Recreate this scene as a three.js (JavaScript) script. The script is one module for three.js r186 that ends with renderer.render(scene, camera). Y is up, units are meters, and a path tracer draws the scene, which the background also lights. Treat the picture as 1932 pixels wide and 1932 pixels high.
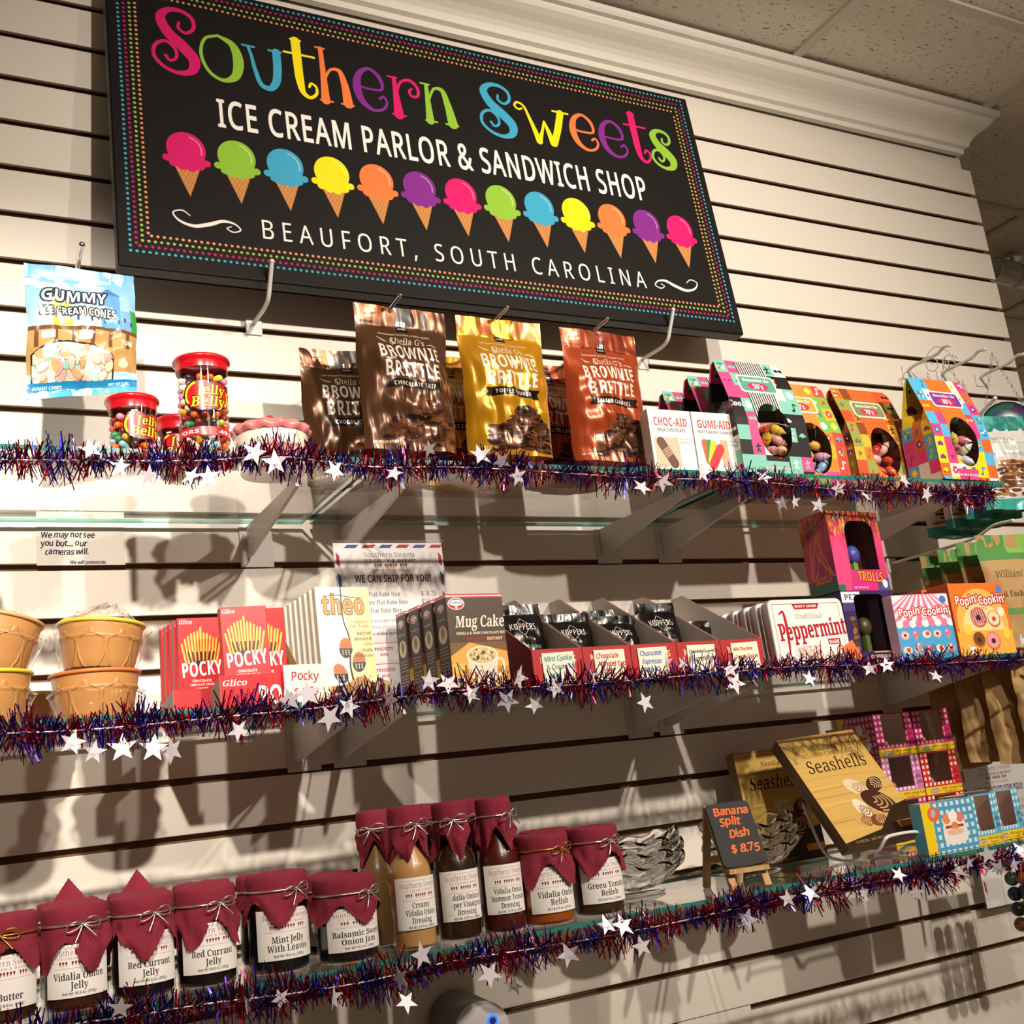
import * as THREE from 'three';
import { RoundedBoxGeometry } from 'three/addons/geometries/RoundedBoxGeometry.js';
import { mergeGeometries, mergeVertices } from 'three/addons/utils/BufferGeometryUtils.js';
import { RectAreaLightUniformsLib } from 'three/addons/lights/RectAreaLightUniformsLib.js';
import { createNoise3D } from 'simplex-noise';
RectAreaLightUniformsLib.init();

// ---------------------------------------------------------------- camera, exposure, lights
const scene = new THREE.Scene();
scene.background = new THREE.Color(0x000000);
const camera = new THREE.PerspectiveCamera(49.246, 1, 0.05, 40);
camera.position.set(0, 1.5211, 1.6152);
camera.rotation.order = 'YXZ';
camera.rotation.set(0.240598, -0.505626, -0.116615);
const renderer = new THREE.WebGLRenderer({ antialias: true });
renderer.toneMapping = THREE.LinearToneMapping;
renderer.toneMappingExposure = 0.80;
renderer.shadowMap.enabled = true;
const WARM = 0xfff2e2, FILL = 0xffe8d4;
// track spotlights on the ceiling in front of the slat wall: x, aim x, aim y, candela, cone angle, penumbra
const SPOTS = [
  [-0.30, 0.08, 1.80, 45, 0.26, 1.0],
  [0.85, 0.80, 1.98, 17, 0.60, 1.0],
  [1.75, 1.45, 1.98, 20, 0.60, 1.0],
];
const SPOT_Y = 2.86, SPOT_Z = 2.45, SPOT_RADIUS = 1.5;
const FILL_INTENSITY = 7.5;

// ---------------------------------------------------------------- helpers
const rng = (s) => () => { s |= 0; s = (s + 0x6d2b79f5) | 0; let t = Math.imul(s ^ (s >>> 15), 1 | s); t = (t + Math.imul(t ^ (t >>> 7), 61 | t)) ^ t; return ((t ^ (t >>> 14)) >>> 0) / 4294967296; };
const noise3 = createNoise3D(rng(7));
const V3 = (x, y, z) => new THREE.Vector3(x, y, z);
const used = new Map();
function numbered(n) { const k = used.get(n) ?? 0; used.set(n, k + 1); return k ? n + '_' + String(k).padStart(3, '0') : n; }
function tag(o, label, category, group, kind) { if (label) o.userData.label = label; if (category) o.userData.category = category; if (group) o.userData.group = group; if (kind) o.userData.kind = kind; return o; }
function thing(name, label, category, pos = [0, 0, 0], ry = 0, group) {
  const o = new THREE.Group(); o.name = numbered(name); o.position.set(...pos); o.rotation.y = ry; scene.add(o); return tag(o, label, category, group);
}
function part(parent, name, geo, mat, label) {
  const m = new THREE.Mesh(geo, mat); m.name = name; m.castShadow = m.receiveShadow = true; parent.add(m); if (label) m.userData.label = label; return m;
}
function solo(name, geo, mat, label, category, group) { const m = part(scene, numbered(name), geo, mat); return tag(m, label, category, group); }
function struct(name, geo, mat) { const m = part(scene, name, geo, mat); m.userData.kind = 'structure'; return m; }
const T = (g, x = 0, y = 0, z = 0) => g.translate(x, y, z);
const bx = (w, h, d, x = 0, y = 0, z = 0, r = 0) => T(r ? new RoundedBoxGeometry(w, h, d, 2, r) : new THREE.BoxGeometry(w, h, d), x, y, z);
const cyl = (r0, r1, h, n = 24, open = false) => new THREE.CylinderGeometry(r0, r1, h, n, 1, open);
const lathe = (pts, n = 40) => new THREE.LatheGeometry(pts.map((p) => new THREE.Vector2(p[0], p[1])), n);
const tube = (pts, r, seg = 24, rad = 7, closed = false) => new THREE.TubeGeometry(new THREE.CatmullRomCurve3(pts.map((p) => V3(...p)), closed), seg, r, rad, closed);
const poly = (pts, depth, bevel = 0) => {
  const s = new THREE.Shape(pts.map((p) => new THREE.Vector2(p[0], p[1])));
  return new THREE.ExtrudeGeometry(s, { depth, bevelEnabled: bevel > 0, bevelSize: bevel, bevelThickness: bevel, bevelSegments: 2 });
};
const std = (c, rough = 0.6, metal = 0, o = {}) => new THREE.MeshStandardMaterial({ color: c, roughness: rough, metalness: metal, ...o });
const phys = (c, rough, o = {}) => new THREE.MeshPhysicalMaterial({ color: c, roughness: rough, ...o });
const clear = (c = 0xffffff, rough = 0.0, o = {}) => new THREE.MeshPhysicalMaterial({ color: c, roughness: rough, transmission: 1, thickness: 0, ior: 1.5, ...o });
function canvas(w, h, draw) { const c = document.createElement('canvas'); c.width = w; c.height = h; const g = c.getContext('2d'); g.lineCap = g.lineJoin = 'round'; draw(g, w, h); return c; }
function tex(w, h, draw, srgb = true) { const t = new THREE.CanvasTexture(canvas(w, h, draw)); if (srgb) t.colorSpace = THREE.SRGBColorSpace; t.wrapS = t.wrapT = THREE.RepeatWrapping; t.magFilter = THREE.LinearFilter; return t; }
const printed = (w, h, draw, rough = 0.5, metal = 0, o = {}) => new THREE.MeshStandardMaterial({ map: tex(w, h, draw), roughness: rough, metalness: metal, ...o });
const fill = (g, c, x, y, w, h) => { g.fillStyle = c; g.fillRect(x, y, w, h); };
// text helpers: `cond` squeezes the width, `hand` writes like a felt pen
function text(g, s, x, y, px, c, { font = 'sans-serif', bold = true, cond = 1, align = 'center', sp = 0, rot = 0, skew = 0, stroke = 0, sc = '#fff' } = {}) {
  g.save(); g.translate(x, y); g.rotate(rot); g.transform(cond, 0, skew * cond, 1, 0, 0);
  g.font = (bold ? 'bold ' : '') + px + 'px ' + font; g.textBaseline = 'middle';
  const w = g.measureText(s).width + sp * (s.length - 1); let cx = align === 'center' ? -w / 2 : align === 'right' ? -w : 0;
  g.textAlign = 'left';
  for (const pass of stroke ? [0, 1] : [1]) {
    let ux = cx; if (!sp) { if (!pass) { g.strokeStyle = sc; g.lineWidth = stroke; g.strokeText(s, ux, 0); } else { g.fillStyle = c; g.fillText(s, ux, 0); } continue; }
    for (const ch of s) { if (!pass) { g.strokeStyle = sc; g.lineWidth = stroke; g.strokeText(ch, ux, 0); } else { g.fillStyle = c; g.fillText(ch, ux, 0); } ux += g.measureText(ch).width + sp; }
  }
  g.restore();
}
function hand(g, s, x, y, px, c, w = 2, seed = 3, slope = 0) {
  const r = rng(seed); g.save(); g.font = px + 'px sans-serif'; g.textBaseline = 'alphabetic'; g.fillStyle = g.strokeStyle = c; g.lineWidth = w; let ux = x, uy = y;
  for (const ch of s) { g.save(); g.translate(ux, uy + (r() - 0.5) * px * 0.12); g.rotate((r() - 0.5) * 0.16); g.transform(0.86 + r() * 0.14, 0, -0.14, 1, 0, 0); g.fillText(ch, 0, 0); g.strokeText(ch, 0, 0); g.restore(); ux += g.measureText(ch).width * 0.88; uy += slope * g.measureText(ch).width; }
  g.restore();
}
function blob(g, x, y, rx, ry, c, rot = 0) { g.fillStyle = c; g.beginPath(); g.ellipse(x, y, rx, ry, rot, 0, 7); g.fill(); }
// brush stroke of varying width through points [x, y, w]
function brush(g, pts, c) {
  g.fillStyle = c; const cv = new THREE.CatmullRomCurve3(pts.map((p) => V3(p[0], p[1], p[2])), false, 'centripetal'), n = 40 * pts.length;
  for (let i = 0; i <= n; i++) { const p = cv.getPoint(i / n); g.beginPath(); g.arc(p.x, p.y, Math.max(0.4, p.z / 2), 0, 7); g.fill(); }
}
// grain and mottling for a colour map
function grain(g, w, h, amt, seed = 5) { const id = g.getImageData(0, 0, w, h), r = rng(seed); for (let i = 0; i < id.data.length; i += 4) { const d = (r() - 0.5) * amt; for (let k = 0; k < 3; k++) id.data[i + k] += d; } g.putImageData(id, 0, 0); }
const SHELF = [1.950, 1.646, 1.349], FRONT = 0.335;

// ---------------------------------------------------------------- room shell
const M = {};
M.ceil = new THREE.MeshStandardMaterial({ roughness: 0.95, map: tex(512, 512, (g) => {
  fill(g, '#eae4d6', 0, 0, 512, 512); const r = rng(11);
  for (let i = 0; i < 900; i++) { g.strokeStyle = `rgba(96,80,60,${0.25 + r() * 0.5})`; g.lineWidth = 0.8 + r() * 1.6; const x = r() * 512, y = r() * 512, l = 2 + r() * 7, a = (r() - 0.5) * 0.7; g.beginPath(); g.moveTo(x, y); g.lineTo(x + l * Math.cos(a), y + l * Math.sin(a)); g.stroke(); }
  grain(g, 512, 512, 26);
}) });
M.wallpaint = std(0xd8d2c6, 0.85); M.slat = phys(0xe4dcd0, 0.42); M.groove = std(new THREE.Color(0.20, 0.105, 0.05), 0.9);
M.trim = std(0xe6e0d4, 0.55); M.tbar = std(0xd6d0c2, 0.6); M.white = std(0xe8e6e2, 0.45); M.whitemetal = std(0xdedbd6, 0.38);
M.chrome = std(0xcfd2d6, 0.2, 1); M.dark = std(0x0c0b0b, 0.5); M.foil = std(0xd8d8dc, 0.25, 1);
{
  struct('floor', bx(9.2, 0.1, 9.2, 1.5, -0.05, 0.4), std(0xc4b8a6, 0.6));
  // suspended ceiling: one slab above, real tiles with gaps on T bars
  const c = new THREE.Group(); c.name = 'ceiling'; c.userData.kind = 'structure'; scene.add(c);
  part(c, 'ceiling_slab', bx(9.2, 0.1, 9.2, 1.5, 3.13, 0.4), M.wallpaint);
  const G = 0.6096, X0 = 1.688, Z0 = 0.327;
  const tg = bx(G - 0.012, 0.016, G - 0.012); { const uv = tg.attributes.uv; for (let i = 0; i < uv.count; i++) uv.setXY(i, uv.getX(i), uv.getY(i)); }
  for (let i = -5; i < 6; i++) for (let k = -6; k < 7; k++) {
    const m = part(c, 'ceiling_tile', tg, M.ceil); m.position.set(X0 + (i + 0.5) * G, 3.012 + ((i * 7 + k * 3) % 3) * 0.0008, Z0 + (k + 0.5) * G); m.rotation.y = ((i + k * 2) & 3) * Math.PI / 2 * 0 + ((i + k) & 1) * Math.PI;
  }
  for (let i = -5; i <= 6; i++) part(c, 'grid_bar', bx(0.024, 0.008, 7.9, X0 + i * G, 3.0, 0.4), M.tbar);
  for (let k = -6; k <= 7; k++) part(c, 'grid_bar', bx(6.7, 0.008, 0.024, X0 + 0.5 * G, 2.9995, Z0 + k * G), M.tbar);
  struct('wall_left', bx(0.1, 3.2, 9, -2.05, 1.6, 0.4), M.wallpaint);
  struct('wall_right', bx(0.1, 3.2, 9, 5.95, 1.6, 0.4), M.wallpaint);
  struct('wall_rear', bx(8.1, 3.2, 0.1, 1.95, 1.6, 4.85), M.wallpaint);
  struct('wall_far', bx(8.1, 3.2, 0.1, 1.95, 1.6, -4.05), M.wallpaint);
  // the slat wall: partition core, brown backing in the grooves, one board per slat
  const w = new THREE.Group(); w.name = 'wall_back'; w.userData.kind = 'structure'; scene.add(w);
  part(w, 'partition', bx(4.24, 2.92, 0.14, 0.16, 1.46, -0.09), M.wallpaint);
  part(w, 'groove_backing', bx(4.28, 2.86, 0.006, 0.157, 1.435, -0.0165), M.groove);
  part(w, 'top_board', bx(4.26, 0.05, 0.008, 0.15, 2.893, -0.012), M.slat);
  const sg = new RoundedBoxGeometry(4.30, 0.0665, 0.007, 1, 0.0012);
  for (let k = -1; k < 36; k++) { const m = part(w, 'slat', sg, M.slat); m.position.set(0.15, 2.8 - (k + 0.5) * 0.0762, -0.0035); }
  // crown moulding with a mitred return at the free end of the partition
  const prof = [[0.0, 2.905], [0.012, 2.906], [0.013, 2.918], [0.022, 2.922], [0.024, 2.928], [0.027, 2.935], [0.033, 2.943], [0.043, 2.952], [0.056, 2.960], [0.066, 2.968], [0.070, 2.975], [0.071, 2.979], [0.080, 2.981], [0.084, 2.987], [0.085, 2.996], [0.0, 2.996]];
  const pos = [], idx = []; const XE = 2.262;
  prof.forEach(([z, y]) => { pos.push(-1.99, y, z, XE + z, y, z, XE + z, y, -0.16); });
  for (let i = 0; i < prof.length - 1; i++) { const a = i * 3, b = a + 3; idx.push(a, a + 1, b, a + 1, b + 1, b, a + 1, a + 2, b + 1, a + 2, b + 2, b + 1); }
  const mg = new THREE.BufferGeometry(); mg.setAttribute('position', new THREE.Float32BufferAttribute(pos, 3)); mg.setIndex(idx); const mn = mg.toNonIndexed(); mn.computeVertexNormals();
  struct('trim_1', mn, M.trim);
}
// ---------------------------------------------------------------- lamps (all above and behind the camera)
SPOTS.forEach(([x, ax, ay, cd, ang, pen], i) => {
  const t = thing('track_spotlight', ['white track spotlight over the left end of the display', 'white track spotlight over the middle of the display', 'white track spotlight over the right end of the display'][i], 'spotlight', [x, 2.99, SPOT_Z], 0, 'track spotlights on the ceiling');
  const aim = V3(ax - x, ay - 2.99, -SPOT_Z), d = aim.clone().normalize(), head = V3(0, SPOT_Y - 2.99, 0);
  part(t, 'stem', T(cyl(0.008, 0.008, 0.1, 10), 0, -0.05, 0), M.whitemetal);
  const can = part(t, 'housing', cyl(0.045, 0.04, 0.1, 24, true), std(0xdcdcdc, 0.5, 0, { side: THREE.DoubleSide })); can.quaternion.setFromUnitVectors(V3(0, 1, 0), d); can.position.copy(head).addScaledVector(d, -0.03);
  const b = part(t, 'bulb', new THREE.CircleGeometry(0.036, 24), new THREE.MeshStandardMaterial({ color: 0xffffff, emissive: WARM, emissiveIntensity: 6 })); b.quaternion.setFromUnitVectors(V3(0, 0, 1), d); b.position.copy(head).addScaledVector(d, 0.005);
  const s = new THREE.SpotLight(WARM, cd, 0, ang, pen, 2); s.name = 'spot_beam'; s.castShadow = true; s.shadow.radius = SPOT_RADIUS; s.position.copy(head).addScaledVector(d, 0.03); s.target.position.copy(aim); t.add(s, s.target);
});
{
  [[0.8, 3.55], [2.9, 2.3], [4.4, -2.2]].forEach(([x, z], i) => {
    const t = thing('ceiling_panel_light', ['flush ceiling panel light behind the viewer', 'flush ceiling panel light to the right of the viewer', 'flush ceiling panel light in the room behind the partition'][i], 'ceiling light', [x, 2.99, z], 0);
    part(t, 'frame', bx(0.66, 0.014, 0.66, 0, 0.0, 0), M.whitemetal);
    part(t, 'diffuser', bx(0.6, 0.004, 0.6, 0, -0.009, 0), new THREE.MeshStandardMaterial({ color: 0xffffff, emissive: FILL, emissiveIntensity: 0.7 * (i == 2 ? 1.5 : 1) }));
    const l = new THREE.RectAreaLight(FILL, FILL_INTENSITY * (i == 2 ? 2.0 : 1), 0.6, 0.6); l.name = 'panel_glow'; l.position.y = -0.014; l.rotation.x = -Math.PI / 2; t.add(l);
  });
}
// ---------------------------------------------------------------- glass shelves and brackets
M.pane = clear(0xffffff, 0.0); M.glassEdge = phys(new THREE.Color(0.03, 0.20, 0.16), 0.12, { clearcoat: 1 }); M.backEdge = phys(new THREE.Color(0.18, 0.5, 0.42), 0.15);
M.bracket = std(0xd2cdc8, 0.4);
const SHEETS = [[-0.30, 0.517], [0.530, 1.128], [1.140, 1.715]];
const rowName = ['top', 'middle', 'bottom'], colName = ['left', 'centre', 'right'];
SHELF.forEach((y, r) => SHEETS.forEach(([a, b0], c) => {
  const b = c == 2 && r > 0 ? 1.76 : b0, w = b - a, t = thing('glass_shelf', `clear glass sheet with green edge, ${colName[c]} part of the ${rowName[r]} shelf`, 'shelf', [(a + b) / 2, y, 0.175], 0, 'glass shelf sheets');
  part(t, 'pane', bx(w, 0.0055, 0.312, 0, -0.003, 0.002), M.pane);
  part(t, 'front_edge', bx(w, 0.0056, 0.0012, 0, -0.003, 0.1587), M.glassEdge, 'dark green polished front edge');
  part(t, 'back_edge', bx(w, 0.0056, 0.0012, 0, -0.003, -0.1547), M.backEdge, 'pale teal back edge');
  for (const s of [-1, 1]) part(t, 'side_edge', bx(0.001, 0.0056, 0.313, s * (w / 2), -0.003, 0.002), M.glassEdge);
}));
const BR = [[0.06, 0.439, 0.588, 1.066, 1.196, 1.665], [0.06, 0.49, 0.56, 1.08, 1.145, 1.672], [0.06, 0.46, 0.58, 1.07, 1.18, 1.665]];
const bord = ['first', 'second', 'third', 'fourth', 'fifth', 'sixth'];
{
  const arm = poly([[0.002, 0], [0.25, 0], [0.256, -0.010], [0.02, -0.046], [0.002, -0.046]], 0.004, 0.0006).rotateY(-Math.PI / 2); arm.translate(0.002, 0, 0);
  const plate = bx(0.05, 0.062, 0.002, 0.012, -0.03, 0.0015), hook = bx(0.03, 0.006, 0.010, 0.01, 0.0, -0.004);
  SHELF.forEach((y, r) => BR[r].forEach((x, i) => {
    const t = thing('shelf_bracket', `white tapered metal bracket under the ${rowName[r]} glass shelf, ${bord[i]} from the left`, 'bracket', [x, y - 0.0066, 0], 0, 'white shelf brackets');
    part(t, 'arm', arm, M.bracket); part(t, 'wall_plate', plate, M.bracket);
  }));
}
// ---------------------------------------------------------------- shop sign
const PINK = '#d8186c', GREEN = '#8fbf3a', BLUE = '#3fa4c8', YEL = '#f7e017', ORA = '#f07c40', PUR = '#832a8c';
function curlyGlyph(g, ch, x0, y0, w, xh, k, c) { // x0, baseline y0, width, x-height, stroke scale
  const B = (...p) => brush(g, p.map(([x, y, s]) => [x0 + x * w, y0 - y * xh, s * k]), c);
  const L = (a, b, s) => { g.strokeStyle = c; g.lineWidth = s * k; g.beginPath(); g.moveTo(x0 + a[0] * w, y0 - a[1] * xh); g.lineTo(x0 + b[0] * w, y0 - b[1] * xh); g.stroke(); };
  if (ch == 'S') B([.62, .80, 8], [.60, .71, 9], [.75, .65, 10], [.93, .74, 11], [.92, .90, 12], [.70, .99, 14], [.40, .97, 18], [.22, .84, 27], [.35, .62, 34], [.68, .42, 38], [.90, .24, 34], [.84, .07, 24], [.58, 0, 15], [.25, .05, 12], [.03, .20, 11], [.08, .38, 11], [.30, .46, 11], [.50, .36, 10], [.50, .22, 9], [.36, .17, 9], [.28, .24, 9]);
  if (ch == 'o') B([.45, 1, 10], [.15, .88, 10], [.02, .5, 11], [.2, .12, 12], [.5, 0, 14], [.78, .12, 26], [.9, .5, 34], [.78, .86, 24], [.45, 1, 10]);
  if (ch == 'u') { B([.14, .98, 10], [.2, .8, 11], [.28, .4, 14], [.42, .06, 17], [.62, .02, 20], [.78, .18, 25], [.86, .5, 28], [.88, .98, 27]); L([0, .99], [.3, .99], 8); L([.68, .99], [1, .99], 8); }
  if (ch == 't') { B([.42, 1.38, 32], [.42, .8, 30], [.44, .35, 27], [.52, .08, 18], [.72, 0, 13], [.94, .12, 10], [.95, .3, 9], [.8, .36, 9], [.72, .26, 8]); L([0, 1.04], [1, 1.04], 9); L([.26, 1.4], [.58, 1.4], 8); }
  if (ch == 'h') { B([.17, 1.32, 16], [.17, .7, 20], [.15, 0, 30]); B([.2, .55, 9], [.42, .82, 10], [.66, .84, 16], [.79, .55, 24], [.84, .02, 34]); L([.02, 1.33], [.28, 1.33], 8); L([0, 0], [.36, 0], 8); L([.64, 0], [1, 0], 8); }
  if (ch == 'e') B([.12, .52, 9], [.5, .5, 9], [.86, .55, 10], [.82, .84, 15], [.52, 1, 13], [.2, .86, 20], [.05, .5, 29], [.18, .16, 23], [.5, 0, 13], [.82, .06, 10], [.97, .24, 9], [.88, .37, 9], [.74, .3, 8]);
  if (ch == 'r') { B([.22, .97, 14], [.22, .5, 22], [.22, 0, 36]); B([.25, .6, 9], [.45, .9, 10], [.75, .98, 13], [.98, .82, 12], [.95, .6, 11], [.76, .56, 10], [.68, .68, 9], [.78, .76, 8]); L([.02, .98], [.3, .98], 8); L([.02, 0], [.44, 0], 8); }
  if (ch == 'n') { B([.17, .97, 14], [.15, .5, 20], [.13, 0, 30]); B([.2, .6, 9], [.42, .9, 11], [.64, .9, 18], [.76, .55, 26], [.84, .02, 38]); L([0, .98], [.26, .98], 8); L([0, 0], [.34, 0], 8); L([.62, 0], [1, 0], 8); }
  if (ch == 'w') { B([.15, .88, 8], [.09, .84, 8], [.03, .92, 9], [.08, 1.03, 9], [.18, .98, 10], [.27, .6, 14], [.37, .02, 26]); B([.38, .04, 20], [.46, .35, 11], [.52, .62, 9]); B([.52, .62, 10], [.57, .35, 18], [.62, .03, 26]); B([.64, .03, 26], [.76, .5, 28], [.86, .97, 28]); L([.72, .99], [1, .99], 9); }
}
function coneIcon(g, x, top, w, h, c) { // scoop + waffle cone; x is the centre
  g.fillStyle = '#cf8f52'; g.beginPath(); g.moveTo(x - w * 0.30, top + h * 0.50); g.lineTo(x + w * 0.30, top + h * 0.50); g.lineTo(x + w * 0.02, top + h); g.closePath(); g.fill();
  g.save(); g.clip(); g.strokeStyle = '#b37337'; g.lineWidth = Math.max(0.7, w * 0.015); for (let i = -12; i < 24; i++) { g.beginPath(); g.moveTo(x - w + i * w * 0.09, top + h); g.lineTo(x - w * 0.5 + i * w * 0.09, top + h * 0.4); g.moveTo(x + w - i * w * 0.09, top + h); g.lineTo(x + w * 0.5 - i * w * 0.09, top + h * 0.4); g.stroke(); } g.restore();
  g.fillStyle = c; g.beginPath(); g.ellipse(x, top + h * 0.27, w * 0.42, h * 0.27, 0, 0, 7); g.fill();
  for (const [dx, dy, r] of [[-.42, .44, .09], [-.27, .5, .11], [-.1, .53, .12], [.09, .54, .12], [.26, .5, .12], [.42, .45, .09]]) { g.beginPath(); g.arc(x + dx * w, top + dy * h, r * w, 0, 7); g.fill(); }
  g.beginPath(); g.rect(x - w * 0.38, top + h * 0.3, w * 0.76, h * 0.18); g.fill();
  g.strokeStyle = 'rgba(255,255,255,.42)'; g.lineWidth = w * 0.035; g.beginPath(); g.ellipse(x, top + h * 0.27, w * 0.33, h * 0.21, 0, -1.3, 0.25); g.stroke();
}
{
  const SW = 1.138, SH = 0.5483, face = printed(2048, 988, (g, w, h) => {
    fill(g, '#14100f', 0, 0, w, h); const X = (u) => u * w, Y = (v) => (1 - v) * h;
    [['S', .057, .120, .663, .232, PINK], ['o', .123, .183, .667, .163, GREEN], ['u', .185, .242, .667, .15, BLUE], ['t', .247, .293, .665, .152, YEL], ['h', .296, .347, .665, .152, ORA], ['e', .354, .404, .665, .16, PUR], ['r', .409, .459, .665, .15, PINK], ['n', .465, .520, .665, .15, GREEN],
     ['S', .563, .627, .660, .212, BLUE], ['w', .628, .733, .665, .147, YEL], ['e', .735, .785, .672, .148, ORA], ['e', .792, .844, .668, .15, PUR], ['t', .847, .891, .668, .146, PINK], ['S', .894, .942, .657, .165, GREEN]].forEach(([c, a, b, y, xh, col]) => curlyGlyph(g, c, X(a), Y(y), X(b - a), xh * h, c == 'S' ? 1 : 0.93, col));
    const fit = (s, a, b, v0, v1, o) => { g.font = (o.bold ? 'bold ' : '') + '100px sans-serif'; const hh = (v1 - v0) * h / 0.715, sp = (o.sp || 0), ww = g.measureText(s).width * hh / 100 + sp * (s.length - 1); text(g, s, X((a + b) / 2), Y((v0 + v1) / 2) + hh * 0.0, hh, '#f3efe8', { ...o, cond: X(b - a) / ww, sp }); };
    fit('ICE CREAM PARLOR & SANDWICH SHOP', .139, .864, .497, .592, { bold: false, sp: 6, stroke: 4.5, sc: '#f3efe8' });
    fit('BEAUFORT, SOUTH CAROLINA', .185, .820, .134, .196, { bold: false, sp: 22 });
    const cols = [PINK, GREEN, BLUE, YEL, ORA, PUR]; for (let i = 0; i < 13; i++) coneIcon(g, X(.093 + i * .0686), Y(.456), .063 * w, .216 * h, cols[i % 6]);
    const sw = (x, m) => { const B = (...p) => brush(g, p.map(([u, v, s]) => [X(x + m * u), Y(v), s]), '#f3efe8'); B([.022, .178, 3], [.012, .192, 4], [.0, .182, 4], [.006, .16, 6], [.025, .146, 10], [.047, .158, 12], [.066, .174, 9], [.082, .168, 5], [.088, .152, 4], [.078, .142, 4], [.07, .152, 3], [.076, .16, 3]); }; sw(.07, 1); sw(.926, -1);
    const dots = ['#43a9c2', '#b81f63', '#a8c04c', '#ee9a63'];
    for (let r = 0; r < 4; r++) { const ix = (.0135 + r * .0077) * w, iy = (.016 + r * .0193) * h, iyb = (.044 + r * .0175) * h, off = (r & 1) * 0.5, st = 16.4, nx = Math.round((w - 2 * ix) / st), ny = Math.round((h - iy - iyb) / 16); g.fillStyle = dots[r];
      for (let i = 0; i <= nx; i++) { const x = ix + (w - 2 * ix) * (i + off) / nx; if (x > w - ix + 1) continue; for (const y of [iy, h - iyb]) { g.beginPath(); g.arc(x, y, 4.3, 0, 7); g.fill(); } }
      for (let i = 1; i < ny; i++) { const y = iy + (h - iy - iyb) * (i + off) / ny; if (y > h - iyb) continue; for (const x of [ix, w - ix]) { g.beginPath(); g.arc(x, y, 4.3, 0, 7); g.fill(); } } }
  }, 0.5);
  face.roughness = 0.5;
  const t = thing('shop_sign', 'large black canvas sign with curly rainbow lettering and a row of ice cream cones', 'sign', [0.249 + SW / 2, 2.3035, 0.10]);
  t.rotation.x = -Math.atan2(0.05, 0.546);
  const cb = part(t, 'canvas_body', bx(SW, SH, 0.026, 0, SH / 2, -0.014, 0.004), phys(0x120f0e, 0.42, { specularIntensity: 0.6 }));
  part(cb, 'canvas_print', T(new THREE.PlaneGeometry(SW - 0.006, SH - 0.006), 0, SH / 2, -0.0007), new THREE.MeshPhysicalMaterial({ map: face.map, roughness: 0.55, specularIntensity: 0.35 }));
}
// ---------------------------------------------------------------- hooks on the slat wall
function hookPeg(x, y, len, rise, label, mat = M.whitemetal, r = 0.0028, drop = 0) {
  const t = thing('slatwall_hook', label, 'hook', [x, y, 0], 0, 'hooks on the slat wall');
  part(t, 'base', bx(0.026, 0.030, 0.003, 0, -0.010, 0.0018, 0.001), M.whitemetal);
  const wr = part(t, 'wire', tube([[0, -0.006, 0.003], [0, -0.006 - drop, 0.02], [0, -0.004 - drop, len * 0.72], [0, 0.006 + rise * 0.25, len * 0.86], [0, rise, len]], r, 30), mat);
  part(wr, 'tip', T(new THREE.SphereGeometry(r * 1.15, 10, 8), 0, rise, len), mat);
  return t;
}
hookPeg(0.468, 2.283, 0.118, 0.045, 'white peg hook holding up the left end of the black shop sign', M.whitemetal, 0.0035);
hookPeg(1.211, 2.283, 0.118, 0.045, 'white peg hook holding up the right end of the black shop sign', M.whitemetal, 0.0035);
hookPeg(0.187, 2.262, 0.205, 0.010, 'chrome peg hook through the blue candy bag', M.chrome, 0.0035);
hookPeg(0.591, 2.189, 0.30, 0.012, 'peg hook through the dark brown snack pouch', M.chrome);
hookPeg(0.760, 2.189, 0.30, 0.012, 'peg hook through the golden snack pouch', M.chrome);
hookPeg(0.934, 2.189, 0.30, 0.012, 'peg hook through the copper red snack pouch', M.chrome);
hookPeg(1.922, 2.3145, 0.125, 0.004, 'empty white hook at the right, leftmost of three', M.whitemetal, 0.0035, -0.004);
hookPeg(2.03, 2.3145, 0.125, 0.004, 'white hook at the right holding chains, middle of three', M.whitemetal, 0.0035, -0.004);
hookPeg(2.155, 2.3145, 0.125, 0.004, 'white hook at the right holding chains, rightmost of three', M.whitemetal, 0.0035, -0.004);
hookPeg(1.83, 2.11, 0.27, 0.03, 'long white hook through the teal nut bag', M.whitemetal, 0.0035);
{
  const t = thing('slatwall_rail_hook', 'chrome bracket holder on the wall left of the snack pouches', 'hook', [0.567, 2.10, 0]);
  part(t, 'plate', bx(0.016, 0.075, 0.004, 0, 0.03, 0.003, 0.001), M.chrome); part(t, 'lug', bx(0.010, 0.022, 0.03, 0, 0.035, 0.018, 0.002), M.chrome);
}
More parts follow.
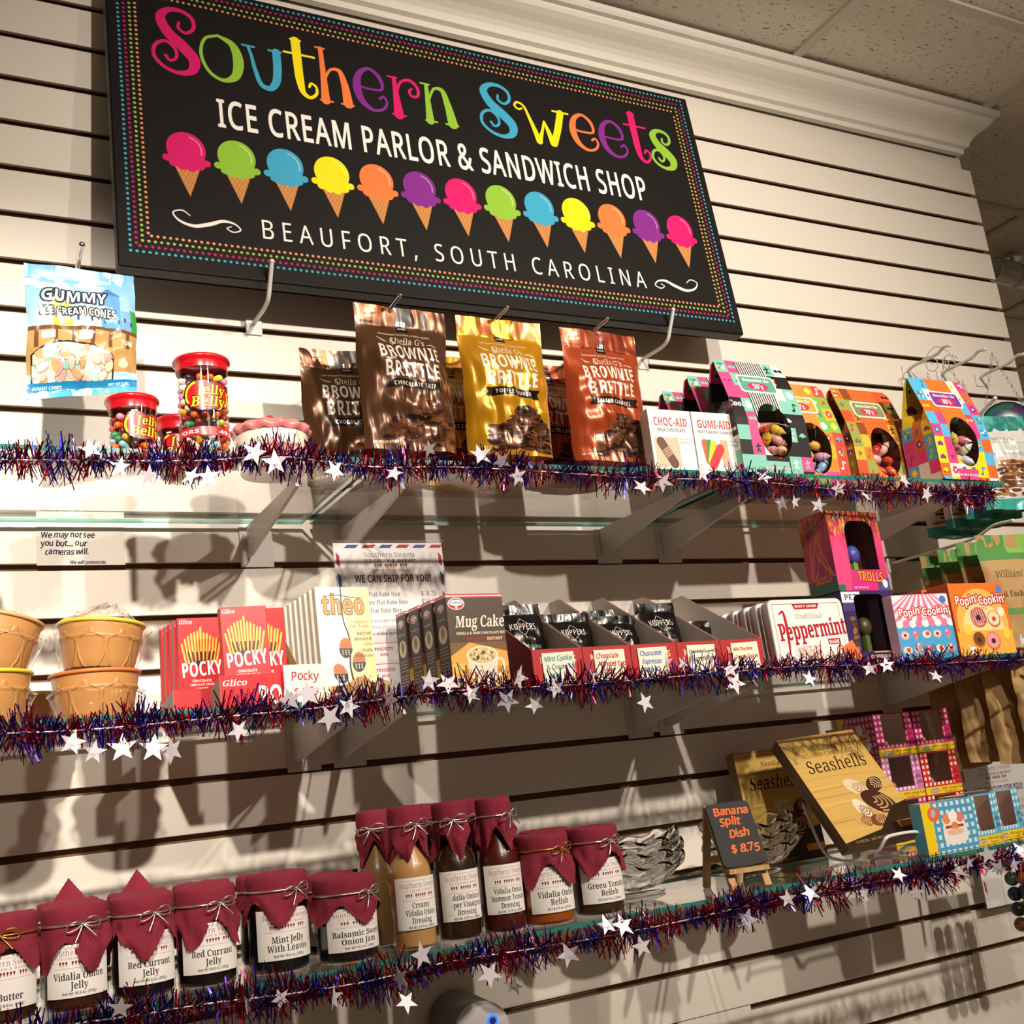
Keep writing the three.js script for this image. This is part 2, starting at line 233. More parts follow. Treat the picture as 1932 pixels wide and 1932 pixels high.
// ---------------------------------------------------------------- tinsel garlands with stars
const STARS = [[[0.201,1.918],[0.231,1.908],[0.276,1.906],[0.298,1.908],[0.353,1.938],[0.375,1.926],[0.449,1.919],[0.527,1.918],[0.580,1.953],[0.653,1.948],[0.684,1.941],[0.705,1.920],[0.899,1.908],[0.944,1.920],[1.011,1.933],[1.130,1.932],[1.158,1.891],[1.181,1.893],[1.226,1.888],[1.284,1.919],[1.327,1.904],[1.419,1.933],[1.465,1.910],[1.548,1.907],[1.611,1.899],[0.169,1.935]],
[[0.145,1.618],[0.165,1.606],[0.195,1.608],[0.226,1.605],[0.245,1.601],[0.315,1.616],[0.377,1.646],[0.397,1.651],[0.419,1.622],[0.444,1.633],[0.497,1.638],[0.547,1.657],[0.575,1.653],[0.602,1.638],[0.671,1.654],[0.654,1.627],[0.693,1.619],[0.726,1.638],[0.776,1.648],[0.861,1.611],[0.896,1.659],[0.931,1.659],[0.975,1.649],[1.002,1.646],[1.012,1.627],[1.154,1.626],[1.222,1.626],[1.272,1.634],[1.309,1.637],[1.386,1.658],[1.415,1.615],[1.505,1.653],[1.623,1.661]],
[[0.184,1.355],[0.310,1.332],[0.346,1.334],[0.401,1.326],[0.478,1.332],[0.485,1.306],[0.506,1.352],[0.589,1.317],[0.621,1.299],[0.693,1.322],[0.753,1.346],[0.776,1.342],[0.802,1.313],[0.847,1.325],[0.972,1.319],[1.039,1.336],[1.080,1.337],[1.181,1.319],[1.248,1.339],[1.272,1.310],[1.371,1.328],[1.401,1.334],[1.433,1.343],[1.456,1.321],[1.486,1.321],[1.516,1.338]]];
const AXIS = [[[-0.05,1.928],[0.079,1.925],[0.188,1.929],[0.294,1.933],[0.383,1.940],[0.505,1.932],[0.624,1.936],[0.734,1.933],[0.907,1.930],[1.100,1.929],[1.314,1.920],[1.506,1.919],[1.655,1.915]],
[[-0.05,1.633],[0.078,1.633],[0.154,1.631],[0.235,1.632],[0.321,1.634],[0.414,1.636],[0.513,1.642],[0.620,1.645],[0.735,1.642],[0.859,1.643],[0.994,1.644],[1.141,1.646],[1.299,1.640],[1.473,1.635],[1.70,1.631]],
[[-0.05,1.346],[0.124,1.346],[0.198,1.343],[0.278,1.341],[0.362,1.335],[0.452,1.332],[0.550,1.336],[0.654,1.333],[0.767,1.330],[0.889,1.331],[0.977,1.334],[1.070,1.333],[1.219,1.332],[1.325,1.328],[1.440,1.328],[1.65,1.332]]];
{
  const bladeG = new THREE.BufferGeometry(); { const L = 1, p = []; for (let i = 0; i <= 2; i++) { const y = i / 2, w = 0.5 * (1 - y * 0.25), z = y * y * 0.10; p.push(-w, y * L, z, w, y * L, z); } bladeG.setAttribute('position', new THREE.Float32BufferAttribute(p, 3)); bladeG.setIndex([0, 1, 2, 1, 3, 2, 2, 3, 4, 3, 5, 4]); bladeG.computeVertexNormals(); }
  const bladeM = new THREE.MeshStandardMaterial({ color: 0xffffff, metalness: 0.9, roughness: 0.18, side: THREE.DoubleSide });
  const sp = []; for (let i = 0; i < 10; i++) { const r = i & 1 ? 0.0068 : 0.0165, a = i * Math.PI / 5 + Math.PI / 2; sp.push([r * Math.cos(a), r * Math.sin(a)]); }
  const starG = poly(sp, 0.0005).translate(0, 0, -0.00025), starBent = starG.clone(); { const p = starBent.attributes.position; for (let i = 0; i < p.count; i++) p.setZ(i, p.getZ(i) + p.getX(i) * p.getX(i) * 22); starBent.computeVertexNormals(); }
  const starM = std(0xe6e0ea, 0.32, 0.25), r = rng(91), q = new THREE.Quaternion(), mtx = new THREE.Matrix4(), col = new THREE.Color();
  AXIS.forEach((ax, k) => {
    const cv = new THREE.CatmullRomCurve3(ax.map(([x, y]) => V3(x, y, 0.352 + Math.sin(x * 19 + k) * 0.003)));
    const t = thing('tinsel_garland', `red and blue tinsel garland with white stars along the ${rowName[k]} glass shelf`, 'garland', [0, 0, 0], 0, 'tinsel garlands');
    part(t, 'cord', new THREE.TubeGeometry(cv, 220, 0.0011, 5), std(0xe2d8d8, 0.3, 0.6), 'thin silver cord');
    const N = 5200, im = new THREE.InstancedMesh(bladeG, bladeM, N); im.name = 'tinsel_blades'; im.userData.kind = 'stuff'; im.castShadow = im.receiveShadow = true; t.add(im);
    for (let i = 0; i < N; i++) {
      const u = (i + r() * 0.8) / N, c = cv.getPoint(u), thin = 0.75 + 0.25 * Math.sin(u * 60 + k * 3); const a = r() * 6.283, lean = (r() - 0.5) * 0.9;
      const d = V3(lean, Math.cos(a), Math.sin(a)).normalize(), len = (0.018 + r() * 0.019) * thin;
      q.setFromUnitVectors(V3(0, 1, 0), d).multiply(new THREE.Quaternion().setFromAxisAngle(V3(0, 1, 0), r() * 6.283));
      mtx.compose(c.clone().addScaledVector(d, 0.0008), q, V3(0.0013 + r() * 0.0009, len, len)); im.setMatrixAt(i, mtx);
      const red = Math.sin(u * 140 + k) * 0.4 + (r() - 0.5) * 1.4 > 0; red ? col.setRGB(0.27 + r() * 0.22, 0.01, 0.018) : col.setRGB(0.026, 0.02, 0.23 + r() * 0.22); im.setColorAt(i, col);
    }
    STARS[k].forEach(([x, y], i) => { const s = part(t, 'star', r() < 0.4 ? starBent : starG, starM); s.position.set(x, y, 0.362 + r() * 0.014); s.rotation.set((r() - 0.5) * 1.1, (r() - 0.5) * (r() < 0.25 ? 2.6 : 1.1) - 0.25, r() * 1.2 - 0.6); s.scale.setScalar(0.72 + r() * 0.32); });
  });
}
// ---------------------------------------------------------------- generic builders for packages
const MATS6 = (front, side, top, back) => [side, side, top, top, front, back || side];
const faceTop = (o, w, h) => o;
// carton: rounded cardboard box on its base centre, printed on the front
function carton(parent, w, h, d, mats, name = 'carton') { return part(parent, name, T(new RoundedBoxGeometry(w, h, d, 2, Math.min(0.0011, d / 5)), 0, h / 2, 0), mats); }
// a sheet bent along a profile: fn(u, v) -> [x, y, z]
function sheet(nu, nv, fn, flip = false) {
  const p = [], uv = [], ix = [];
  for (let j = 0; j <= nv; j++) for (let i = 0; i <= nu; i++) { const u = i / nu, v = j / nv; p.push(...fn(u, v)); uv.push(flip ? 1 - u : u, v); }
  for (let j = 0; j < nv; j++) for (let i = 0; i < nu; i++) { const a = j * (nu + 1) + i, b = a + 1, c = a + nu + 1, d = c + 1; flip ? ix.push(a, c, b, b, c, d) : ix.push(a, b, c, b, d, c); }
  const g = new THREE.BufferGeometry(); g.setAttribute('position', new THREE.Float32BufferAttribute(p, 3)); g.setAttribute('uv', new THREE.Float32BufferAttribute(uv, 2)); g.setIndex(ix); g.computeVertexNormals(); return g;
}
// pouch: two bulged films sealed at the rim; base centre at y = 0, hung from the top
function pouch(parent, w, h, depth, { front, back, taper = 0, seed = 1, wr = 0.0022, sealTop = 0.12, sealBot = 0.0, gusset = 0.5, slant = 0, foot = 1 }) {
  const f = (sgn) => (u, v) => {
    const s = seed * 13.7, x = (u - 0.5) * w * (1 - taper * (1 - v)) + noise3(v * 3, s, 2) * 0.002, e = Math.pow(Math.max(0, 1 - Math.pow(Math.abs(2 * u - 1), 2.6)), 0.8);
    const t = v > 1 - sealTop ? 0 : Math.min(1, (1 - sealTop - v) / 0.28), b = sealBot ? Math.min(1, Math.max(0, (v - sealBot) / 0.2)) : gusset + (1 - gusset) * Math.min(1, v / 0.3);
    const k = e * Math.sin(t * 1.57) * b, z = sgn * (depth / 2) * k + (noise3(u * 4 + s, v * 5, sgn * 3) * wr * 1.3 + noise3(u * 10 + s, v * 3 + u * 6, sgn * 5) * wr * 0.6) * (0.25 + 0.75 * k) + noise3(u * 2, v * 2, s) * wr;
    return [x, v * h + slant * u * Math.pow(1 - v, 2) - foot * (1 - Math.abs(2 * u - 1)) * (v == 0 ? 0.004 : 0), z];
  };
  const a = part(parent, 'front_film', sheet(44, 56, f(1)), front), c = part(parent, 'back_film', sheet(44, 56, f(-1), true), back || front);
  if (!sealBot) { const p = [], q = f(1), r = f(-1), bot = sheet(44, 4, (u, v) => { const A = q(u, 0), B = r(u, 0); return [A[0], A[1] + (B[1] - A[1]) * v + Math.sin(v * Math.PI) * 0.006, A[2] + (B[2] - A[2]) * v]; }, true); part(parent, 'bottom_gusset', bot, back || front); }
  return [a, c];
}
// ================================================================ TOP SHELF
// ---- clear canisters of jelly beans
{
  const film = clear(0xffffff, 0.02), red = phys(0xc4121f, 0.25, { clearcoat: 0.6 }), r = rng(5);
  const badge = (g, w, h) => { fill(g, '#00000000', 0, 0, w, h); g.clearRect(0, 0, w, h); };
  const drawLogo = (g, x, y, s) => { g.save(); g.translate(x, y); g.scale(s, s); g.lineWidth = 5; g.strokeStyle = '#101010';
    const shape = () => { g.beginPath(); g.moveTo(0, -46); g.bezierCurveTo(30, -62, 92, -60, 96, -10); g.bezierCurveTo(98, 30, 60, 62, 18, 54); g.bezierCurveTo(-10, 64, -40, 60, -62, 48); g.bezierCurveTo(-104, 30, -104, -44, -58, -56); g.bezierCurveTo(-36, -60, -16, -52, 0, -46); g.closePath(); };
    shape(); g.fillStyle = '#cf1420'; g.fill(); g.stroke(); g.strokeStyle = '#f5d21a'; g.lineWidth = 9; g.beginPath(); g.arc(-34, 0, 52, 2.6, 4.4); g.stroke(); g.beginPath(); g.arc(36, -2, 52, -0.3, 0.8); g.stroke();
    text(g, 'Jelly', 16, -20, 50, '#f8df1f', { skew: -0.18, stroke: 9, sc: '#5d0b10', font: 'serif' }); text(g, 'Belly', 2, 26, 54, '#f8df1f', { skew: -0.18, stroke: 9, sc: '#5d0b10', font: 'serif' }); g.restore(); };
  const logoM = (band) => new THREE.MeshStandardMaterial({ map: tex(256, 200, (g, w, h) => { g.clearRect(0, 0, w, h); drawLogo(g, 128, 98, 1.2); }), transparent: true, alphaTest: 0.5, roughness: 0.35 });
  const lm = logoM(), bandM = printed(512, 64, (g, w, h) => { fill(g, '#c8141f', 0, 0, w, h); for (let i = 0; i < 2; i++) text(g, '49 FLAVORS', 128 + i * 256, 32, 40, '#fff', { cond: 0.85 }); }, 0.35);
  const bg = new THREE.CapsuleGeometry(0.0045, 0.0062, 4, 10), bc = ['#7a1f1c', '#e8a11c', '#f3d24c', '#c9322b', '#d98aa0', '#3d7d58', '#43202b', '#efe0c4', '#e0651f', '#7fb7c4', '#9aa83a', '#b5561f', '#1f2636', '#e6d6e2'].map((c) => phys(c, 0.22, { clearcoat: 0.7 })), bn = ['maroon', 'amber', 'yellow', 'red', 'pink', 'green', 'plum', 'cream', 'orange', 'pale blue', 'olive', 'brown', 'navy', 'lilac'];
  const jar = (x, z, R, H, label, ry, nb, tall, dark) => {
    const t = thing('candy_canister', label, 'canister', [x, SHELF[0], z], ry, 'clear canisters with red lids');
    const wl = part(t, 'wall', lathe([[0, 0.001], [R * 0.93, 0.001], [R * 0.95, 0.004], [R, H * 0.86], [R, H * 0.9]]), film);
    part(t, 'lid', lathe([[R * 1.01, H - 0.017], [R * 1.015, H - 0.009], [R * 1.06, H - 0.007], [R * 1.12, H - 0.005], [R * 1.13, H - 0.003], [R * 1.10, H - 0.0008], [R * 1.02, H], [R * 0.96, H - 0.001], [R * 0.94, H - 0.008], [0, H - 0.0085]]), red, 'red plastic lid');
    const lw = R * 2.2, lh = lw * 200 / 256, lg = sheet(16, 4, (u, v) => { const a = (u - 0.5) * lw / R; return [R * 0.995 * Math.sin(a) * 1.01, (tall ? H * 0.38 : H * 0.16) + v * lh, R * 1.01 * Math.cos(a)]; });
    part(wl, 'logo_sticker', lg, lm);
    if (tall) part(wl, 'band_sticker', sheet(40, 2, (u, v) => { const a = (u - 0.5) * 6.283; return [R * 0.985 * Math.sin(a), H * 0.2 + v * 0.011, R * 0.985 * Math.cos(a)]; }), bandM); else part(wl, 'price_sticker', sheet(4, 2, (u, v) => { const a = -0.62 + u * 0.24; return [R * 1.005 * Math.sin(a), H * 0.5 + v * 0.017, R * 1.005 * Math.cos(a)]; }), M.white);
    // beans, settled in rings
    let k = 0; const rows = Math.round(nb / 15);
    for (let j = 0; j < rows; j++) for (let i = 0; i < 15; i++) {
      const inner = i > 10, n = inner ? 4 : 11, a = (inner ? i - 11 : i) / n * 6.283 + j * 0.29 + r() * 0.2, rr = inner ? R * 0.30 : R * 0.95 - 0.0068 - j * 0, y = SHELF[0] + 0.0065 + j * (H - 0.026) / rows + (r() - 0.5) * 0.001;
      const ci = Math.floor(r() * bc.length), b = solo('jelly_bean', bg, bc[ci], `${bn[ci]} jelly bean inside ` + ['the tall canister with red band', 'the front short canister', 'the short canister half hidden by the tall one'][tall ? 0 : dark ? 1 : 2], 'jelly bean', tall ? 'beans in the tall canister' : dark ? 'beans in the front short canister' : 'beans in the hidden short canister');
      b.position.set(x + rr * Math.sin(a), y, z + rr * Math.cos(a)); b.rotation.set((r() - 0.5) * 0.9, a + 1.57, 1.57 + (r() - 0.5) * 0.6);
    }
  };
  jar(0.2295, 0.285, 0.0285, 0.078, 'short clear jelly bean canister with red lid, at the left end of its group', 0.42, 90, false, true);
  jar(0.3145, 0.288, 0.0315, 0.134, 'tall clear jelly bean canister with red lid and red band', -0.02, 165, true);
  jar(0.300, 0.215, 0.0285, 0.080, 'short clear canister with red lid half hidden behind the tall one', -0.2, 90, false, false);
}
// ---- ceramic pie box
{
  const t = thing('pie_dish', 'round cream ceramic pie box with scalloped pink rim', 'pie dish', [0.4095, SHELF[0], 0.250]);
  const cream = phys(0xe8d9c6, 0.25, { clearcoat: 0.8 }), pink = phys(0xd07a78, 0.25, { clearcoat: 0.8 }), R = 0.049;
  const scal = (r0, y0, y1, amp) => sheet(96, 8, (u, v) => { const a = u * 6.283, w = Math.cos(a * 14), rr = r0 + Math.sin(v * 3.14) * 0.004 + w * amp; return [rr * Math.sin(a), y0 + (y1 - y0) * v + (w - 1) * amp * (1 - v), rr * Math.cos(a)]; });
  part(t, 'dish', lathe([[0, 0], [R * 0.84, 0], [R * 0.86, 0.003], [R * 0.95, 0.03], [R * 0.95, 0.034]]), cream);
  part(t, 'dish_rim', scal(R * 0.93, 0.014, 0.030, 0.0016), pink, 'pink wavy lower rim');
  part(t, 'lid', lathe([[R * 0.95, 0.030], [R * 0.98, 0.040], [R * 0.96, 0.052], [R * 0.86, 0.062], [R * 0.4, 0.070], [0, 0.072]]), cream);
  part(t, 'lid_rim', scal(R * 0.97, 0.050, 0.062, 0.0022), pink, 'pink scalloped upper rim');
  part(t, 'knob', T(new THREE.SphereGeometry(0.006, 14, 10), 0, 0.0755, 0), phys(0xb01c2a, 0.2, { clearcoat: 1 }), 'small red cherry knob');
}
// ---- blue candy bag
{
  const r = rng(8), art = printed(512, 560, (g, w, h) => {
    const sky = g.createLinearGradient(0, 0, 0, 230); sky.addColorStop(0, '#6aa6cc'); sky.addColorStop(1, '#a8cfe0'); g.fillStyle = sky; g.fillRect(0, 0, w, h);
    for (let i = 0; i < 14; i++) blob(g, r() * w, 40 + r() * 80, 30 + r() * 50, 8 + r() * 10, 'rgba(235,242,246,.6)');
    fill(g, '#5f9bd4', 330, 110, 100, 160); fill(g, '#f0d54a', 110, 150, 90, 120); fill(g, '#e6e2cf', 205, 180, 125, 90); fill(g, '#7aa6de', 425, 180, 60, 90); fill(g, '#3c9f4a', 478, 170, 40, 100); g.fillStyle = '#4a78b8'; g.beginPath(); g.moveTo(322, 112); g.lineTo(380, 78); g.lineTo(438, 112); g.fill();
    for (let i = 0; i < 12; i++) fill(g, '#2f4d72', 120 + i * 32, 215 + (i % 2) * 12, 10, 18);
    fill(g, '#6b4a2c', 0, 268, w, 16); fill(g, '#b8935a', 0, 284, w, 180); for (let i = 0; i < 6; i++) fill(g, '#6b4a2c', 30 + i * 84, 280, 18, 80); fill(g, '#bcd6dc', 60, 290, 60, 34); fill(g, '#bcd6dc', 228, 290, 60, 34);
    text(g, 'GUMMY', 215, 138, 78, '#fff', { skew: -0.12, stroke: 16, sc: '#26303a' }); text(g, 'ICE CREAM CONES', 228, 205, 44, '#fff', { skew: -0.1, stroke: 13, sc: '#26303a', cond: 0.9 });
    g.save(); g.beginPath(); g.moveTo(20, 500); g.lineTo(20, 390); g.bezierCurveTo(120, 310, 300, 320, 390, 400); g.lineTo(390, 500); g.closePath(); g.fillStyle = '#d8c7b4'; g.fill(); g.lineWidth = 7; g.strokeStyle = '#1c1a1a'; g.stroke(); g.clip();
    for (let i = 0; i < 60; i++) { const x = 20 + r() * 370, y = 370 + r() * 130, c = ['#e5b7a8', '#f0dcb8', '#a9cfc2', '#caa173', '#e9c6b9', '#f5ead8', '#dd9f98', '#8fc0b4'][i & 7], a = r() * 3; blob(g, x, y, 26 + r() * 10, 15 + r() * 6, 'rgba(90,60,40,.35)', a); blob(g, x - 2, y - 3, 24 + r() * 8, 13 + r() * 5, c, a); } g.restore();
    blob(g, 440, 430, 24, 18, '#e8d6a0'); text(g, 'YUM', 455, 330, 34, '#fff', { cond: 0.8 }); fill(g, '#1679ad', 0, 498, w, 62); fill(g, '#3fa5d8', 0, 536, w, 24); text(g, 'GUMMY CANDY', 90, 518, 18, '#cfe6f4'); text(g, 'NET WT 5 OZ', 420, 518, 16, '#cfe6f4');
  }, 0.25, 0.0, { side: THREE.DoubleSide });
  const t = thing('candy_bag', 'pale blue gummy candy bag with seaside street print hanging by the wall', 'candy bag', [0.189, 2.060, 0.178], 0.05);
  pouch(t, 0.138, 0.190, 0.034, { front: art, back: std(0x9cc6dd, 0.3), seed: 4, sealTop: 0.10, sealBot: 0.06, wr: 0.003, slant: 0.024, taper: 0.02, foot: 0 });
}
// ---- snack pouches
{
  const brittle = (bg, bg2, flavour, ribbon, seed) => printed(512, 720, (g, w, h) => {
    const r = rng(seed); fill(g, bg, 0, 0, w, h); fill(g, bg2, 0, 0, w, 92); fill(g, '#b8643a', 0, 0, 190, 80); g.save(); g.translate(84, 36); g.rotate(-0.12); text(g, '-NEW-', 0, -6, 30, '#f6ead6', { cond: 0.8 }); text(g, 'SNACK SIZE', 0, 20, 17, '#f6ead6', { cond: 0.8 }); g.restore();
    blob(g, 256, 22, 20, 9, '#0b0908'); fill(g, '#1a1310', 224, 50, 62, 78); text(g, '120', 255, 82, 34, '#fff', { cond: 0.8 }); text(g, 'CALORIES', 255, 108, 12, '#fff', { cond: 0.8 });
    text(g, 'THIN BROWNIE TASTE WITH A COOKIE CRUNCH', 256, 146, 15, '#e9dcc8', { cond: 0.86 });
    brush(g, [[170, 190, 3], [186, 168, 5], [176, 186, 4], [192, 200, 5], [180, 208, 3]], '#f4ead8'); text(g, 'Sheila G\'s', 266, 186, 50, '#f4ead8', { font: 'serif', bold: false, skew: -0.25, cond: 0.85 });
    brush(g, [[96, 172, 3], [130, 190, 6], [150, 194, 3]], '#f4ead8'); brush(g, [[372, 196, 3], [400, 192, 6], [430, 200, 3]], '#f4ead8');
    text(g, 'BROWNIE', 262, 252, 100, '#fbf6ec', { cond: 0.70, sp: 4 }); text(g, 'BRITTLE', 262, 342, 100, '#fbf6ec', { cond: 0.76, sp: 4 });
    g.fillStyle = ribbon; g.beginPath(); g.moveTo(96, 392); g.lineTo(430, 392); g.lineTo(412, 414); g.lineTo(430, 436); g.lineTo(96, 436); g.lineTo(114, 414); g.fill(); text(g, flavour, 262, 415, 28, '#f7efe0', { cond: 0.86, sp: 3 });
    for (let k = 0; k < 2; k++) for (let row = 0; row < 9; row++) { const y = 690 - row * 24, wd = row < 5 ? 190 - row * 6 : 110 - (row - 5) * 22, cx = row < 5 ? 300 : 330; for (let i = 0; i < 16; i++) { const x = cx + (r() - 0.5) * 2 * wd; blob(g, x, y + (r() - 0.5) * 14, 24 + r() * 20, 8 + r() * 6, ['#3a1f14', '#52301f', '#2a150d', '#6a4028', '#7e5236'][Math.floor(r() * 5)], (r() - 0.5) * 0.5); if (r() < 0.4) blob(g, x + 8, y - 4, 6, 4, '#8e6a4c'); } }
    text(g, 'NET WT 5 OZ (142g)', 92, 690, 14, '#f0e2cc', { cond: 0.9 });
  }, 0.27, 0.4, { side: THREE.DoubleSide });
  const A = brittle('#5a3a24', '#241a16', 'CHOCOLATE CHIP', '#1b110c', 3), B = brittle('#c68c18', '#b06a30', 'TOFFEE CRUNCH', '#1d120b', 4), C = brittle('#b04a26', '#96402a', 'SALTED CARAMEL', '#2a110c', 5);
  const back = (c) => std(c, 0.26, 0.6, { side: THREE.DoubleSide });
  const bA = back(0x5a3820), bB = back(0xa8760f), bC = back(0x8a3a1c);
  const put = (x, y, z, ry, rx, f, b, seed, label) => { const t = thing('snack_pouch', label, 'snack pouch', [x, y, z], ry, 'brownie snack pouches'); t.rotation.x = rx; pouch(t, 0.142, 0.212, 0.050, { front: f, back: b, seed, taper: 0.02, wr: 0.0034, sealTop: 0.15, gusset: 0.75 }); return t; };
  put(0.566, 1.972, 0.135, -0.05, 0, A, bA, 11, 'brown snack pouch peeking out behind the dark chocolate chip pouch'); put(0.602, 1.985, 0.262, 0.06, 0.03, A, bA, 12, 'dark brown chocolate chip snack pouch in front');
  put(0.726, 1.968, 0.155, -0.05, 0, B, bB, 13, 'golden snack pouch hidden behind the toffee crunch pouch'); put(0.760, 1.984, 0.262, 0.02, 0.03, B, bB, 14, 'golden toffee crunch snack pouch in front');
  put(0.902, 1.968, 0.155, 0.05, 0, C, bC, 15, 'dark pouch hidden behind the copper red caramel pouch'); put(0.933, 1.980, 0.264, 0.04, 0.03, C, bC, 16, 'copper red salted caramel snack pouch in front');
}
// ---- bandage shaped candy boxes
{
  const aid = (title, sub, gum) => printed(330, 400, (g, w, h) => {
    fill(g, '#f0ebe4', 0, 0, w, h); text(g, title, 165, 78, 76, '#c81e2c', { cond: 0.72 }); text(g, sub, 165, 130, gum ? 26 : 32, '#2c2c2c', { cond: 0.8 });
    text(g, 'for Life\'s', 262, 186, 19, '#333', { bold: false }); text(g, 'Boo Boos', 262, 208, 19, '#333', { bold: false }); fill(g, gum ? '#f0a77c' : '#e9b79c', gum ? 190 : 20, 178, gum ? 60 : 190, gum ? 170 : 190);
    const strip = (x, y, a, c, l = 100, wd = 62) => { g.save(); g.translate(x, y); g.rotate(a); g.fillStyle = c; g.beginPath(); g.roundRect(-wd / 2, -l, wd, l * 2, wd / 2); g.fill(); g.restore(); };
    if (gum) { strip(78, 260, -0.12, '#e8541f', 84, 50); strip(100, 262, 0.1, '#2f8a34', 84, 50); strip(120, 268, 0.3, '#f2c71c', 84, 50); strip(150, 290, 0.6, '#d8202c', 96, 62); }
    else { strip(112, 276, -0.55, '#2a140d', 110, 64); strip(112, 274, -0.55, '#5c2a18', 104, 56); g.save(); g.translate(112, 274); g.rotate(-0.55); fill(g, '#8a5236', -30, -32, 60, 64); for (let i = 0; i < 16; i++) blob(g, -21 + (i % 4) * 14, -22 + Math.floor(i / 4) * 14, 3.5, 3.5, '#f1e2d2'); g.restore(); }
    for (let i = 0; i < 8; i++) fill(g, '#555', 200 + i * 14, 382, 9, 4);
  }, 0.45);
  const side = std(0xe4dcd2, 0.5);
  const mk = (x, w, m, label) => { const t = thing('candy_box', label, 'candy box', [x, SHELF[0], 0.308], 0, 'bandage shaped candy boxes'); part(carton(t, w, 0.100, 0.022, MATS6(m, side, side)), 'top_flap', bx(w * 0.86, 0.0008, 0.012, 0, 0.1003, 0.002), side); };
  mk(1.0085, 0.080, aid('CHOC-AID', 'MILK CHOCOLATE', false), 'white candy box with a brown bandage picture'); mk(1.0915, 0.082, aid('GUMI-AID', 'FRUIT FLAVORED GUMMIES', true), 'white candy box with red, green and yellow bandages');
}
